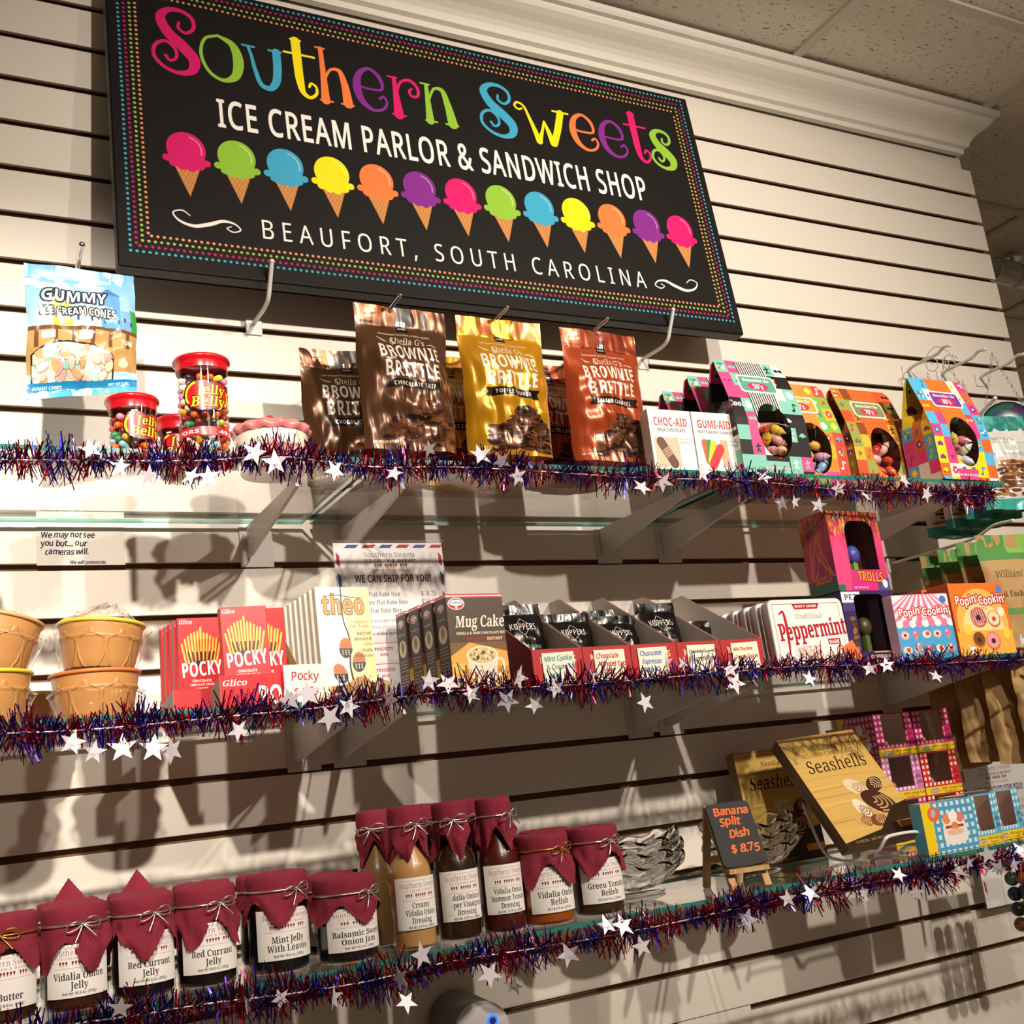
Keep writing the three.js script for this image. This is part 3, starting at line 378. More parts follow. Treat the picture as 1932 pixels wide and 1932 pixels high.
// ---- decade gift boxes with oval windows
{
  const W = 0.146, H = 0.200, D = 0.070, prof = (y) => { const t = y / H; return t < 0.42 ? D / 2 * (1 - 0.03 * t) : D / 2 * (0.987 - Math.pow((t - 0.42) / 0.58, 1.35) * 0.955); };
  const EX = W * 0.235, EY = H * 0.235, CX = 0.004, CY = H * 0.36;
  const panel = (sgn, hole) => { // ring between the oval window and the panel outline
    const nt = 72, nr = 12, p = [], uv = [], ix = [];
    for (let i = 0; i <= nt; i++) { const a = i / nt * Math.PI * 2, cx = Math.cos(a), sy = Math.sin(a), tx = cx > 0 ? (W / 2 - CX) / cx : cx < 0 ? (-W / 2 - CX) / cx : 1e9, ty = sy > 0 ? (H - CY) / sy : sy < 0 ? -CY / sy : 1e9, R = Math.min(tx, ty);
      const r0 = hole ? 1 / Math.hypot(cx / EX, sy / EY) : 0; for (let j = 0; j <= nr; j++) { const rr = r0 + (R - r0) * j / nr, x = CX + rr * cx, y = Math.max(0, Math.min(H, CY + rr * sy)); p.push(x * sgn, y, prof(y) * sgn); uv.push(x / W + 0.5, y / H); } }
    for (let i = 0; i < nt; i++) for (let j = 0; j < nr; j++) { const a = i * (nr + 1) + j, b = a + 1, c = a + nr + 1, d = c + 1; ix.push(a, b, c, b, d, c); }
    const g = new THREE.BufferGeometry(); g.setAttribute('position', new THREE.Float32BufferAttribute(p, 3)); g.setAttribute('uv', new THREE.Float32BufferAttribute(uv, 2)); g.setIndex(ix); g.computeVertexNormals(); return g;
  };
  const frontG = panel(1, true), backG = panel(-1, false), winG = sheet(20, 20, (u, v) => { const a = u * 6.283, rr = v; const x = CX + EX * 1.04 * rr * Math.cos(a), y = CY + EY * 1.04 * rr * Math.sin(a); return [x, y, prof(y) - 0.0006]; });
  const sideG = (s) => sheet(8, 14, (u, v) => { const y = v * H * 0.66, z = (u * 2 - 1) * prof(y) * -s; return [s * (W / 2 - 0.001 - (v > 0.8 ? (v - 0.8) * 0.12 * (1 - Math.abs(u * 2 - 1)) : 0)), y, z * 0.985]; });
  const baseG = bx(W - 0.002, 0.001, D - 0.002, 0, 0.0008, 0), sg = [sideG(-1), sideG(1)];
  const icons = (g, k, x, y, s, c, r) => { g.fillStyle = g.strokeStyle = c; g.lineWidth = s * 0.1; const q = Math.floor(r() * 7);
    if (q == 0) { blob(g, x - s * .2, y + s * .22, s * .13, s * .1, c); g.beginPath(); g.moveTo(x - s * .08, y + s * .2); g.lineTo(x - s * .08, y - s * .3); g.lineTo(x + s * .2, y - s * .22); g.stroke(); }
    else if (q == 1) { blob(g, x - s * .2, y, s * .17, s * .13, c); blob(g, x + s * .2, y, s * .17, s * .13, c); g.beginPath(); g.moveTo(x - s * .2, y); g.lineTo(x + s * .2, y); g.stroke(); }
    else if (q == 2) { for (let i = 0; i < 9; i++) fill(g, ['#d33', '#fc3', '#3a6', '#fff', '#36c'][Math.floor(r() * 5)], x - s * .27 + (i % 3) * s * .19, y - s * .27 + Math.floor(i / 3) * s * .19, s * .16, s * .16); }
    else if (q == 3) { for (let i = 0; i < 6; i++) blob(g, x + Math.cos(i) * s * .2, y + Math.sin(i) * s * .2, s * .12, s * .12, c); blob(g, x, y, s * .1, s * .1, '#fff'); }
    else if (q == 4) { blob(g, x, y + s * .05, s * .32, s * .12, c); blob(g, x, y - s * .06, s * .18, s * .1, c); blob(g, x - s * .18, y + s * .16, s * .07, s * .07, '#222'); blob(g, x + s * .18, y + s * .16, s * .07, s * .07, '#222'); }
    else if (q == 5) { blob(g, x, y - s * .22, s * .08, s * .09, c); g.beginPath(); g.moveTo(x, y - s * .14); g.lineTo(x, y + .1 * s); g.lineTo(x - s * .14, y + s * .3); g.moveTo(x, y + .1 * s); g.lineTo(x + s * .16, y + s * .28); g.moveTo(x - s * .2, y - s * .05); g.lineTo(x + s * .22, y - s * .12); g.stroke(); }
    else { g.beginPath(); for (let i = 0; i < 10; i++) { const a = i * .628, R = (i & 1 ? .12 : .3) * s; g.lineTo(x + Math.sin(a) * R, y - Math.cos(a) * R); } g.fill(); } };
  const art = (year, tiles, ink, stripes, badge, seed, word) => {
    const draw = (side) => (g, w, h) => { const r = rng(seed + side * 50), s = w / (side ? 3 : 6), rows = Math.ceil(h / s);
      for (let j = 0; j < rows; j++) for (let i = 0; i < w / s; i++) { fill(g, tiles[Math.floor(r() * tiles.length)], i * s, j * s, s + 1, s + 1); if (r() < 0.72) icons(g, 0, (i + .5) * s, (j + .5) * s, s * 0.98, ink[Math.floor(r() * ink.length)], r); }
      if (side) return;
      const sx = w * .30, sw = w * .40; fill(g, stripes[0], sx, 0, sw, h * .55); for (let i = 0; i < 12; i++) fill(g, stripes[1], sx + i * sw / 12, 0, sw / 24, h * .55);
      g.save(); g.translate(w * .5, h * .22); g.fillStyle = '#f3ede2'; g.beginPath(); g.roundRect(-w * .27, -h * .085, w * .54, h * .17, 26); g.fill(); g.fillStyle = badge; g.beginPath(); g.roundRect(-w * .245, -h * .07, w * .49, h * .14, 20); g.fill(); blob(g, 0, h * .022, w * .15, h * .038, '#d0305a'); text(g, 'Remember the', 0, -h * .038, h * .042, '#f5efe4', { font: 'serif', skew: -0.25, cond: 0.9 }); text(g, year, 0, h * .022, h * .07, '#fff', { cond: 0.85 }); g.restore();
      fill(g, tiles[2], w * .3, h * .9, w * .35, h * .1); text(g, 'NET WT 5 OZ (142g)', w * .48, h * .955, h * .028, '#fff', { stroke: 3, sc: '#333' }); if (word) text(g, word, w * .08, h * .42, h * .07, '#fff', { font: 'serif', skew: -0.2 }); };
    return [printed(512, 700, draw(0), 0.4, 0, { side: THREE.DoubleSide }), printed(256, 480, draw(1), 0.45, 0, { side: THREE.DoubleSide })];
  };
  const K = { 50: art("50's", ['#17130f', '#d84c86', '#7ec3b0', '#1c1713', '#e6e2da'], ['#f2efe8', '#e0528e', '#1a1714', '#79bfae'], ['#f0ece4', '#1c1813'], '#57a08e', 21, 'Cool'), 60: art("60's", ['#ea8a34', '#f2b23c', '#7db84c', '#e0483c', '#c94f8e'], ['#f5d94a', '#e8483c', '#5b9fd0', '#fff'], ['#e8964a', '#e08a3e'], '#e8a53a', 22), 70: art("70's", ['#e07a2c', '#d8562c', '#e9b23c', '#97a04e', '#8a4a22'], ['#f3c34a', '#c7391f', '#6b7a3a', '#33200f'], ['#e8863a', '#c9421f'], '#7d8a58', 23), 80: art("80's", ['#f4d428', '#58b4de', '#e8447e', '#efeade', '#e06a2c'], ['#7a3a9a', '#e0335f', '#3a6ec0', '#222', '#f4d22a'], ['#f0913c', '#d6571f'], '#7a3a96', 24) };
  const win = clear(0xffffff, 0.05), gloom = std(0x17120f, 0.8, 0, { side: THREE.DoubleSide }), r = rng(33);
  const candyG = new THREE.SphereGeometry(0.0098, 14, 10).scale(1.15, 0.85, 0.85), wingG = new THREE.ConeGeometry(0.0075, 0.011, 9, 1, true).rotateZ(Math.PI / 2);
  const cn = { 50: ['pink', 'cream', 'red', 'yellow'], 60: ['lilac', 'blue', 'white', 'amber'], 70: ['scarlet', 'orange', 'crimson', 'pale pink'], 80: ['pale green', 'silver', 'olive yellow', 'rose'] };
  const cc = { 50: [0xd99a94, 0xe8c9a4, 0xc8483c, 0xd8b83a], 60: [0xd7a4c4, 0x8fb6dc, 0xe8e2da, 0xe0b04a], 70: [0xd8442c, 0xe0642c, 0xc42e34, 0xe6b7a8], 80: [0xd7d3b0, 0xc9cfd6, 0xd2c25a, 0xd27a94] };
  const box = (yr, x, z, label, n, ry = 0.02) => {
    const t = thing('gift_box', label, 'gift box', [x, SHELF[0], z], ry, 'decade candy gift boxes'); const [fm, sm] = K[yr];
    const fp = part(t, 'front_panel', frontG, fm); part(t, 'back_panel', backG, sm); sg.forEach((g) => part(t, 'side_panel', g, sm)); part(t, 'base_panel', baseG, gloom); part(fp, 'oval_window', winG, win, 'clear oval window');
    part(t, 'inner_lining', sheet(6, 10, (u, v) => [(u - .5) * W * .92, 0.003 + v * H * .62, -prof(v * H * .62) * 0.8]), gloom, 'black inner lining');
    for (let i = 0; i < n; i++) { const c = thing('wrapped_candy', `${cn[yr][i % 4]} wrapped sweet behind the oval window of the ${yr}'s gift box`, 'candy', [x + CX + (i % 3 - 1) * 0.024 + (r() - 0.5) * 0.008, SHELF[0] + 0.024 + Math.floor(i / 3) * 0.019 + 0.003 * r(), z + 0.013 - Math.floor(i / 3) * 0.0008 + (r() - 0.5) * 0.004], r() * 3, `wrapped sweets in the ${yr}'s box`); c.rotation.z = (r() - 0.5) * 1.6;
      const m = phys(cc[yr][i % 4], 0.18, { clearcoat: 1 }); const sw = part(c, 'sweet', candyG, m); for (const s of [-1, 1]) { const wgm = part(sw, 'wrapper_twist', wingG, m); wgm.position.x = s * 0.0145; if (s > 0) wgm.rotation.z = Math.PI; } }
  };
  box(50, 1.197, 0.298, 'black and pink fifties gift box with oval window, front of its row', 12); box(50, 1.197, 0.226, 'fifties gift box directly behind the front black and pink one', 0); box(50, 1.197, 0.154, 'rearmost of three black and pink fifties gift boxes', 0);
  box(60, 1.3465, 0.230, 'orange sixties gift box set back between its neighbours', 12); box(70, 1.512, 0.228, 'orange and brown striped seventies gift box with oval window', 12); box(80, 1.628, 0.302, 'yellow and blue eighties gift box at the right shelf end', 12);
}
// ================================================================ MIDDLE SHELF
const tan = std(0xb98a5c, 0.75), kraft = std(0xb08a5a, 0.8, 0, { side: THREE.DoubleSide });
// ---- waffle bowls in cellophane
{
  const bump = tex(512, 128, (g, w, h) => { fill(g, '#404040', 0, 0, w, h); g.strokeStyle = '#fff'; g.lineWidth = 5; for (let i = -4; i < 20; i++) { g.beginPath(); g.moveTo(i * 64, 128); g.lineTo(i * 64 + 64, 50); g.moveTo(i * 64 + 64, 128); g.lineTo(i * 64, 50); g.stroke(); } fill(g, '#404040', 0, 0, w, 50); }, false);
  const wafer = phys(0xb8844c, 0.4, { clearcoat: 0.25, bumpMap: bump, bumpScale: 0.0012 }), yel = phys(0xd9c23a, 0.35), ora = phys(0xd0743a, 0.35), film = clear(0xffffff, 0.08, { side: THREE.DoubleSide });
  const bowl = (x, y, z, R, H, rim, label, tilt = [0, 0], rimName) => {
    const t = thing('waffle_bowl', label, 'bowl', [x, y, z], 0.4, 'waffle pattern plastic bowls'); t.rotation.x = tilt[0]; t.rotation.z = tilt[1];
    part(t, 'body', lathe([[0, 0.001], [R * 0.74, 0], [R * 0.78, 0.002], [R * 0.83, H * 0.2], [R * 0.9, H * 0.60], [R * 0.945, H * 0.62], [R * 0.945, H * 0.67], [R * 0.92, H * 0.69], [R * 0.97, H * 0.96], [R * 0.95, H * 0.97], [R * 0.88, H * 0.6], [R * 0.7, 0.004], [0, 0.004]], 60), wafer);
    part(t, 'rim', T(new THREE.TorusGeometry(R * 0.975, 0.0024, 8, 60).rotateX(Math.PI / 2), 0, H * 0.97, 0), rim, rimName);
    return t;
  };
  const wrap = (t, R, H, seed) => part(t, 'cellophane', sheet(48, 22, (u, v) => { const a = u * 6.283, k = v < 0.55 ? 0.82 + 0.24 * v / 0.55 : 1.06 * Math.pow(1 - (v - 0.55) / 0.45, 0.8) + 0.06, n = noise3(Math.cos(a) * 2.2 + seed, Math.sin(a) * 2.2, v * 5), rr = R * (k * 1.03 + n * 0.09 * (v > 0.5 ? 1.5 : 0.5)); return [rr * Math.cos(a) + (v > .8 ? (v - .8) * 0.05 : 0), v * H * 1.45 + n * 0.003 + 0.0006, rr * Math.sin(a)]; }), film, 'crinkled clear cellophane');
  let t = bowl(0.1815, 1.6465, 0.272, 0.049, 0.053, ora, 'waffle bowl with orange rim, lower one of the right pair', [0, 0], 'orange rim'); wrap(t, 0.046, 0.033, 2);
  t = bowl(0.187, 1.7025, 0.262, 0.048, 0.055, yel, 'waffle bowl with yellow rim, on top of the orange rimmed one', [0.02, -0.09], 'yellow rim'); wrap(t, 0.048, 0.055, 5);
  t = bowl(0.066, 1.6465, 0.288, 0.049, 0.056, yel, 'waffle bowl with yellow rim at the left picture edge, lower one', [0, 0], 'yellow rim'); wrap(t, 0.046, 0.034, 8);
  t = bowl(0.070, 1.7060, 0.278, 0.047, 0.060, phys(0xd2a066, 0.35), 'tilted plain waffle bowl on top at the left picture edge', [0.05, -0.22]); wrap(t, 0.047, 0.05, 11);
  bowl(0.122, 1.6465, 0.120, 0.046, 0.050, yel, 'waffle bowl standing behind, between the two front stacks', [0, 0], 'yellow rim');
}
// ---- red biscuit stick boxes in trays
{
  const RED = '#c8101c', art = printed(360, 700, (g, w, h) => {
    fill(g, RED, 0, 0, w, h); const r = rng(4); text(g, 'Glico', 66, 30, 40, '#f5e9e0', { font: 'serif', skew: -0.25, bold: true });
    for (let i = 0; i < 13; i++) { const a = (i - 6) / 6, x0 = 180 + a * 46, y0 = 640, x1 = 180 + a * 150, y1 = 70 + Math.abs(a) * 90 + r() * 30; g.lineWidth = 17; g.strokeStyle = '#d9a032'; g.beginPath(); g.moveTo(x0 + (x1 - x0) * .6, y0 + (y1 - y0) * .6); g.lineTo(x1, y1); g.stroke(); g.strokeStyle = '#efc860'; g.lineWidth = 6; g.beginPath(); g.moveTo(x0 + (x1 - x0) * .65 - 3, y0 + (y1 - y0) * .65); g.lineTo(x1 - 3, y1 + 8); g.stroke(); g.strokeStyle = '#3a1d12'; g.lineWidth = 19; g.beginPath(); g.moveTo(180 + a * 30, 700); g.lineTo(x0 + (x1 - x0) * .6, y0 + (y1 - y0) * .6); g.stroke(); }
    g.fillStyle = RED; g.beginPath(); g.moveTo(0, 330); g.lineTo(360, 330); g.lineTo(360, 700); g.lineTo(230, 700); g.lineTo(196, 540); g.lineTo(164, 540); g.lineTo(130, 700); g.lineTo(0, 700); g.fill();
    for (let i = 0; i < 7; i++) { const a = (i - 3) / 3; g.lineWidth = 15; g.strokeStyle = '#3a1d12'; g.beginPath(); g.moveTo(180 + a * 75, 340); g.lineTo(180 + a * 100, 250); g.stroke(); }
    text(g, 'POCKY', 180, 366, 142, '#fff', { cond: 0.70, rot: -0.06, stroke: 7, sc: '#8c0a12' }); ['CHOCOLATE', 'CHOCOLATE CREAM', 'COVERED', 'BISCUIT STICKS'].forEach((s, i) => text(g, s, 180, 450 + i * 27, i ? 21 : 27, '#f6ece6', { cond: 0.95 }));
  }, 0.35);
  const side = std(0xb00f19, 0.42), edge = std(0x8f8a86, 0.6), W = 0.056, H = 0.122, D = 0.0135;
  const boxes = [[0.351, 0.2885, -0.03, 'red biscuit stick box standing in the front tray, fully visible'], [0.376, 0.268, 0.0, 'red biscuit stick box in the front tray, mostly hidden by the one before it']];
  for (let i = 0; i < 5; i++) boxes.push([0.312 - i * 0.0015, 0.216 - i * 0.0185, 0.02, ['red biscuit stick box at the front of the left rear column', 'second red biscuit stick box in the left rear column', 'third red biscuit stick box in the left rear column', 'fourth red biscuit stick box in the left rear column', 'rearmost red biscuit stick box in the left rear column'][i]]);
  boxes.forEach(([x, z, rz, l], i) => { const t = thing('biscuit_box', l, 'biscuit box', [x, SHELF[1] + 0.0015, z], -0.04, 'red biscuit stick boxes'); t.rotation.z = -rz * 0.4; t.rotation.x = i == 0 ? -0.05 : 0; carton(t, W, H, D, MATS6(art, i & 1 ? edge : side, side)); });
  const front = printed(420, 210, (g, w, h) => { fill(g, RED, 0, 0, w, h); g.fillStyle = '#b40d18'; g.beginPath(); g.moveTo(0, h); g.lineTo(w, 60); g.lineTo(w, h); g.fill(); text(g, 'Glico', 78, 50, 52, '#f5e9e0', { font: 'serif', skew: -0.25 }); text(g, 'POC', 300, 140, 170, '#fff', { cond: 0.6 }); }, 0.4);
  const tray = (x, z, w, d, h, m, label) => { const t = thing('display_tray', label, 'display tray', [x, SHELF[1] + 0.0002, z], -0.04); part(t, 'front_wall', T(bx(w, h, 0.001), 0, h / 2, d / 2), MATS6(m, side, side)); for (const s of [-1, 1]) part(t, 'side_wall', poly([[-d / 2, 0], [d / 2, 0], [d / 2, h], [-d / 2, h * 0.75]], 0.001).rotateY(-Math.PI / 2).translate(s * w / 2 + 0.0005, 0, 0), edge); part(t, 'floor_panel', bx(w, 0.0008, d, 0, 0.0005, 0), edge); };
  tray(0.3600, 0.279, 0.0905, 0.058, 0.039, front, 'red cardboard display tray at the front holding biscuit boxes'); tray(0.3095, 0.178, 0.064, 0.108, 0.034, side, 'red cardboard tray behind on the left holding a column of biscuit boxes');
}
// ---- handwritten price cards
function card(name, w, h, pos, rot, draw, label, mat = 0.7) { const m = printed(320, Math.round(320 * h / w), draw, mat), t = solo(name, T(bx(w, h, 0.0006), 0, h / 2, 0), MATS6(m, std(0xe8dcc4, 0.8), std(0xe8dcc4, 0.8)), label, 'price card'); t.position.set(...pos); t.rotation.set(...rot); return t; }
card('price_card', 0.056, 0.046, [0.4135, SHELF[1] + 0.0005, 0.3205], [-0.12, 0, -0.02], (g, w, h) => { fill(g, '#f0e4c8', 0, 0, w, h); hand(g, 'Pocky', 46, 110, 84, '#a8202c', 3, 3); hand(g, '$ 1.79', 60, 214, 70, '#b83038', 3, 6); }, 'cream card with red handwritten price beside the biscuit boxes');
// ---- white chocolate bars in a kraft tray
{
  const art = printed(360, 720, (g, w, h) => {
    const gr = g.createLinearGradient(0, 0, w, 0); gr.addColorStop(0, '#f4eee2'); gr.addColorStop(0.5, '#f4eee2'); gr.addColorStop(0.52, '#f3e3a6'); gr.addColorStop(1, '#f0d98c'); g.fillStyle = gr; g.fillRect(0, 0, w, h);
    brush(g, [[170, 0, 10], [172, 220, 9], [200, 330, 10], [190, 520, 12], [200, 600, 14], [198, 720, 16]], '#2b1710');
    text(g, 'theo', 180, 116, 176, '#e0862c', { cond: 0.74, stroke: 12, sc: '#2b1710' }); brush(g, [[70, 60, 5], [140, 52, 6], [230, 66, 6], [320, 70, 5]], '#2b1710');
    for (const [x, y, a] of [[170, 400, 0.1], [250, 490, 0.2], [120, 560, -0.5]]) { blob(g, x, y - 14, 42, 58, '#b5652f', a); for (let i = 0; i < 5; i++) { g.strokeStyle = '#8a4518'; g.lineWidth = 2; g.beginPath(); g.moveTo(x - 25 + i * 12, y - 50); g.lineTo(x - 22 + i * 12, y); g.stroke(); } g.save(); g.beginPath(); g.rect(x - 60, y - 5, 120, 90); g.clip(); blob(g, x, y - 4, 44, 62, '#24120d', a); g.restore(); for (let i = 0; i < 9; i++) blob(g, x - 22 + (i % 3) * 20, y + 8 + Math.floor(i / 3) * 12, 5, 4, '#e6d8c8'); }
    ['Organic', 'Fair Trade'].forEach((s, i) => text(g, s, 342, 226 + i * 28, 27, '#cf5a3a', { align: 'right' })); [['salted', '#3a2416'], ['almond', '#3a2416'], ['70%', '#d0603a'], ['dark', '#3a2416'], ['chocolate', '#3a2416']].forEach(([s, c], i) => text(g, s, 350, 300 + i * 36, i == 4 ? 26 : 33, c, { align: 'right' }));
    g.strokeStyle = '#1d1713'; g.lineWidth = 5; g.beginPath(); g.arc(122, 625, 20, 0, 7); g.stroke(); g.beginPath(); g.arc(122, 627, 11, 0.3, 2.8); g.stroke(); hand(g, 'Enjoy', 66, 692, 50, '#1d1713', 2, 4);
  }, 0.4), side = std(0xd9cfc0, 0.6);
  const W = 0.073, H = 0.146, D = 0.0115;
  for (let i = 0; i < 8; i++) { const t = thing('chocolate_bar', i ? `cream wrapped chocolate bar number ${['', 'two', 'three', 'four', 'five', 'six', 'seven', 'eight'][i]} from the front of its stack` : 'cream wrapped chocolate bar with almond picture, front of its stack', 'chocolate bar', [0.479 - i * 0.0012, SHELF[1] + 0.0016, 0.283 - i * 0.0185], 0.05, 'cream chocolate bars'); t.rotation.x = -0.08; t.rotation.z = -0.008; carton(t, W, H - i * 0.0006, D, MATS6(art, side, side), 'wrapper'); }
  const t = thing('kraft_tray', 'brown kraft cardboard tray holding the cream chocolate bars', 'display tray', [0.479, SHELF[1] + 0.0002, 0.213], 0.05); const bf = printed(320, 120, (g, w, h) => { fill(g, '#b8905e', 0, 0, w, h); const r = rng(3); for (let i = 0; i < 16; i++) blob(g, r() * w, 60 + r() * 50, 12 + r() * 14, 8 + r() * 8, '#30261c', r() * 3); grain(g, w, h, 24); }, 0.8);
  const fs = new THREE.Shape(); fs.moveTo(-0.041, 0); fs.lineTo(0.041, 0); fs.lineTo(0.041, 0.020); fs.bezierCurveTo(0.03, 0.028, 0.02, 0.014, 0.012, 0.026); fs.bezierCurveTo(0.0, 0.038, -0.012, 0.012, -0.041, 0.020);
  const fg = new THREE.ExtrudeGeometry(fs, { depth: 0.001, bevelEnabled: false, curveSegments: 16 }); { const uv = fg.attributes.uv; for (let i = 0; i < uv.count; i++) uv.setXY(i, uv.getX(i) / 0.082 + 0.5, uv.getY(i) / 0.036); } part(t, 'front_wall', fg.translate(0, 0, 0.092), bf);
  for (const s of [-1, 1]) part(t, 'side_wall', poly([[-0.098, 0], [0.092, 0], [0.092, 0.02], [0.06, 0.03], [0.0, 0.052], [-0.07, 0.12], [-0.098, 0.135]], 0.001).rotateY(-Math.PI / 2).translate(s * 0.041 + 0.0005, 0, 0), kraft);
  part(t, 'floor_panel', bx(0.082, 0.001, 0.19, 0, 0.0006, -0.003), kraft); part(t, 'back_wall', T(bx(0.082, 0.135, 0.001), 0, 0.0675, -0.0975), kraft);
}
// ---- acrylic holders with the shipping leaflet
function shipLeaflet(pos, ry, rx, label, W = 0.205, H = 0.280) {
  const paper = printed(640, 875, (g, w, h) => {
    fill(g, '#e9e6e6', 0, 0, w, h); const st = (x, y, c, v) => { g.save(); g.translate(x, y); if (v) g.rotate(Math.PI / 2); g.fillStyle = c; g.beginPath(); g.moveTo(10, 0); g.lineTo(76, 0); g.lineTo(56, 18); g.lineTo(-10, 18); g.fill(); g.restore(); };
    for (let i = 0; i < 6; i++) st(70 + i * 100, 10, i & 1 ? '#b5303a' : '#3a559a'); for (let i = 0; i < 7; i++) { st(30, 60 + i * 110, i & 1 ? '#3a559a' : '#b5303a', 1); st(630, 60 + i * 110, i & 1 ? '#3a559a' : '#b5303a', 1); }
    text(g, 'Southern Sweets', 320, 66, 38, '#6d6668', { font: 'serif', bold: false }); text(g, 'ICE CREAM & MARKET', 320, 100, 26, '#6a6264', { sp: 2 }); for (let i = 0; i < 13; i++) if (i != 3 && i != 9) coneIcon(g, 232 + i * 15, 114, 15, 26, ['#a83a52', '#8a8a3a', '#5a4a52', '#c2a23a'][i % 4]); text(g, 'BEAUFORT, SOUTH CAROLINA', 320, 152, 16, '#8a8284', { bold: false });
    text(g, 'WE CAN SHIP FOR YOU!', 330, 196, 56, '#141213', { cond: 0.72 });
    [['Small Flat Rate Box', '$  8.75'], ['Medium Flat Rate Box', '$16.50'], ['Large Flat Rate Box', '$22.95']].forEach(([a, b], i) => { text(g, a, 90, 282 + i * 44, 34, '#3a3638', { align: 'left', bold: false, cond: 0.92 }); text(g, b, 480, 282 + i * 44, 34, '#3a3638', { align: 'left', bold: false, cond: 0.92 }); });
    ['Price includes Shipping & handling', 'Price includes items that fit', 'Please make sure items are packed'].forEach((s, i) => text(g, s, 320, 424 + i * 34, 24, '#5b5557', { bold: i == 2, skew: -0.2 }));
    g.strokeStyle = '#b03a42'; g.lineWidth = 3; for (let k = 0; k < 2; k++) { fill(g, '#f3f0ee', 150, 540 + k * 110, 340, 92); g.beginPath(); g.moveTo(150, 542 + k * 110); g.lineTo(490, 542 + k * 110); g.stroke(); text(g, 'PRIORITY', 230, 574 + k * 110, 24, '#b03a42', {}); text(g, 'MAIL', 230, 602 + k * 110, 20, '#b03a42', {}); }
  }, 0.75);
  const t = thing('leaflet_holder', label, 'sign holder', pos, ry); t.rotation.x = rx;
  part(t, 'leaflet', T(bx(W - 0.008, H - 0.006, 0.0006), 0, H / 2, -0.001), MATS6(paper, M.white, M.white), 'shipping price leaflet with striped airmail border');
  const g = [bx(W, H, 0.002, 0, H / 2, 0.002), bx(W, H, 0.002, 0, H / 2, -0.004)]; part(t, 'front_panel', g[0], clear(0xffffff, 0.03)); part(t, 'back_panel', g[1], clear(0xffffff, 0.03)); part(t, 'foot', bx(W, 0.002, 0.05, 0, 0.001, -0.022), clear(0xffffff, 0.03));
}
shipLeaflet([0.6105, SHELF[1] + 0.0003, 0.142], 0.0, -0.05, 'clear acrylic holder with airmail bordered shipping leaflet behind the cake mix boxes', 0.178, 0.245);
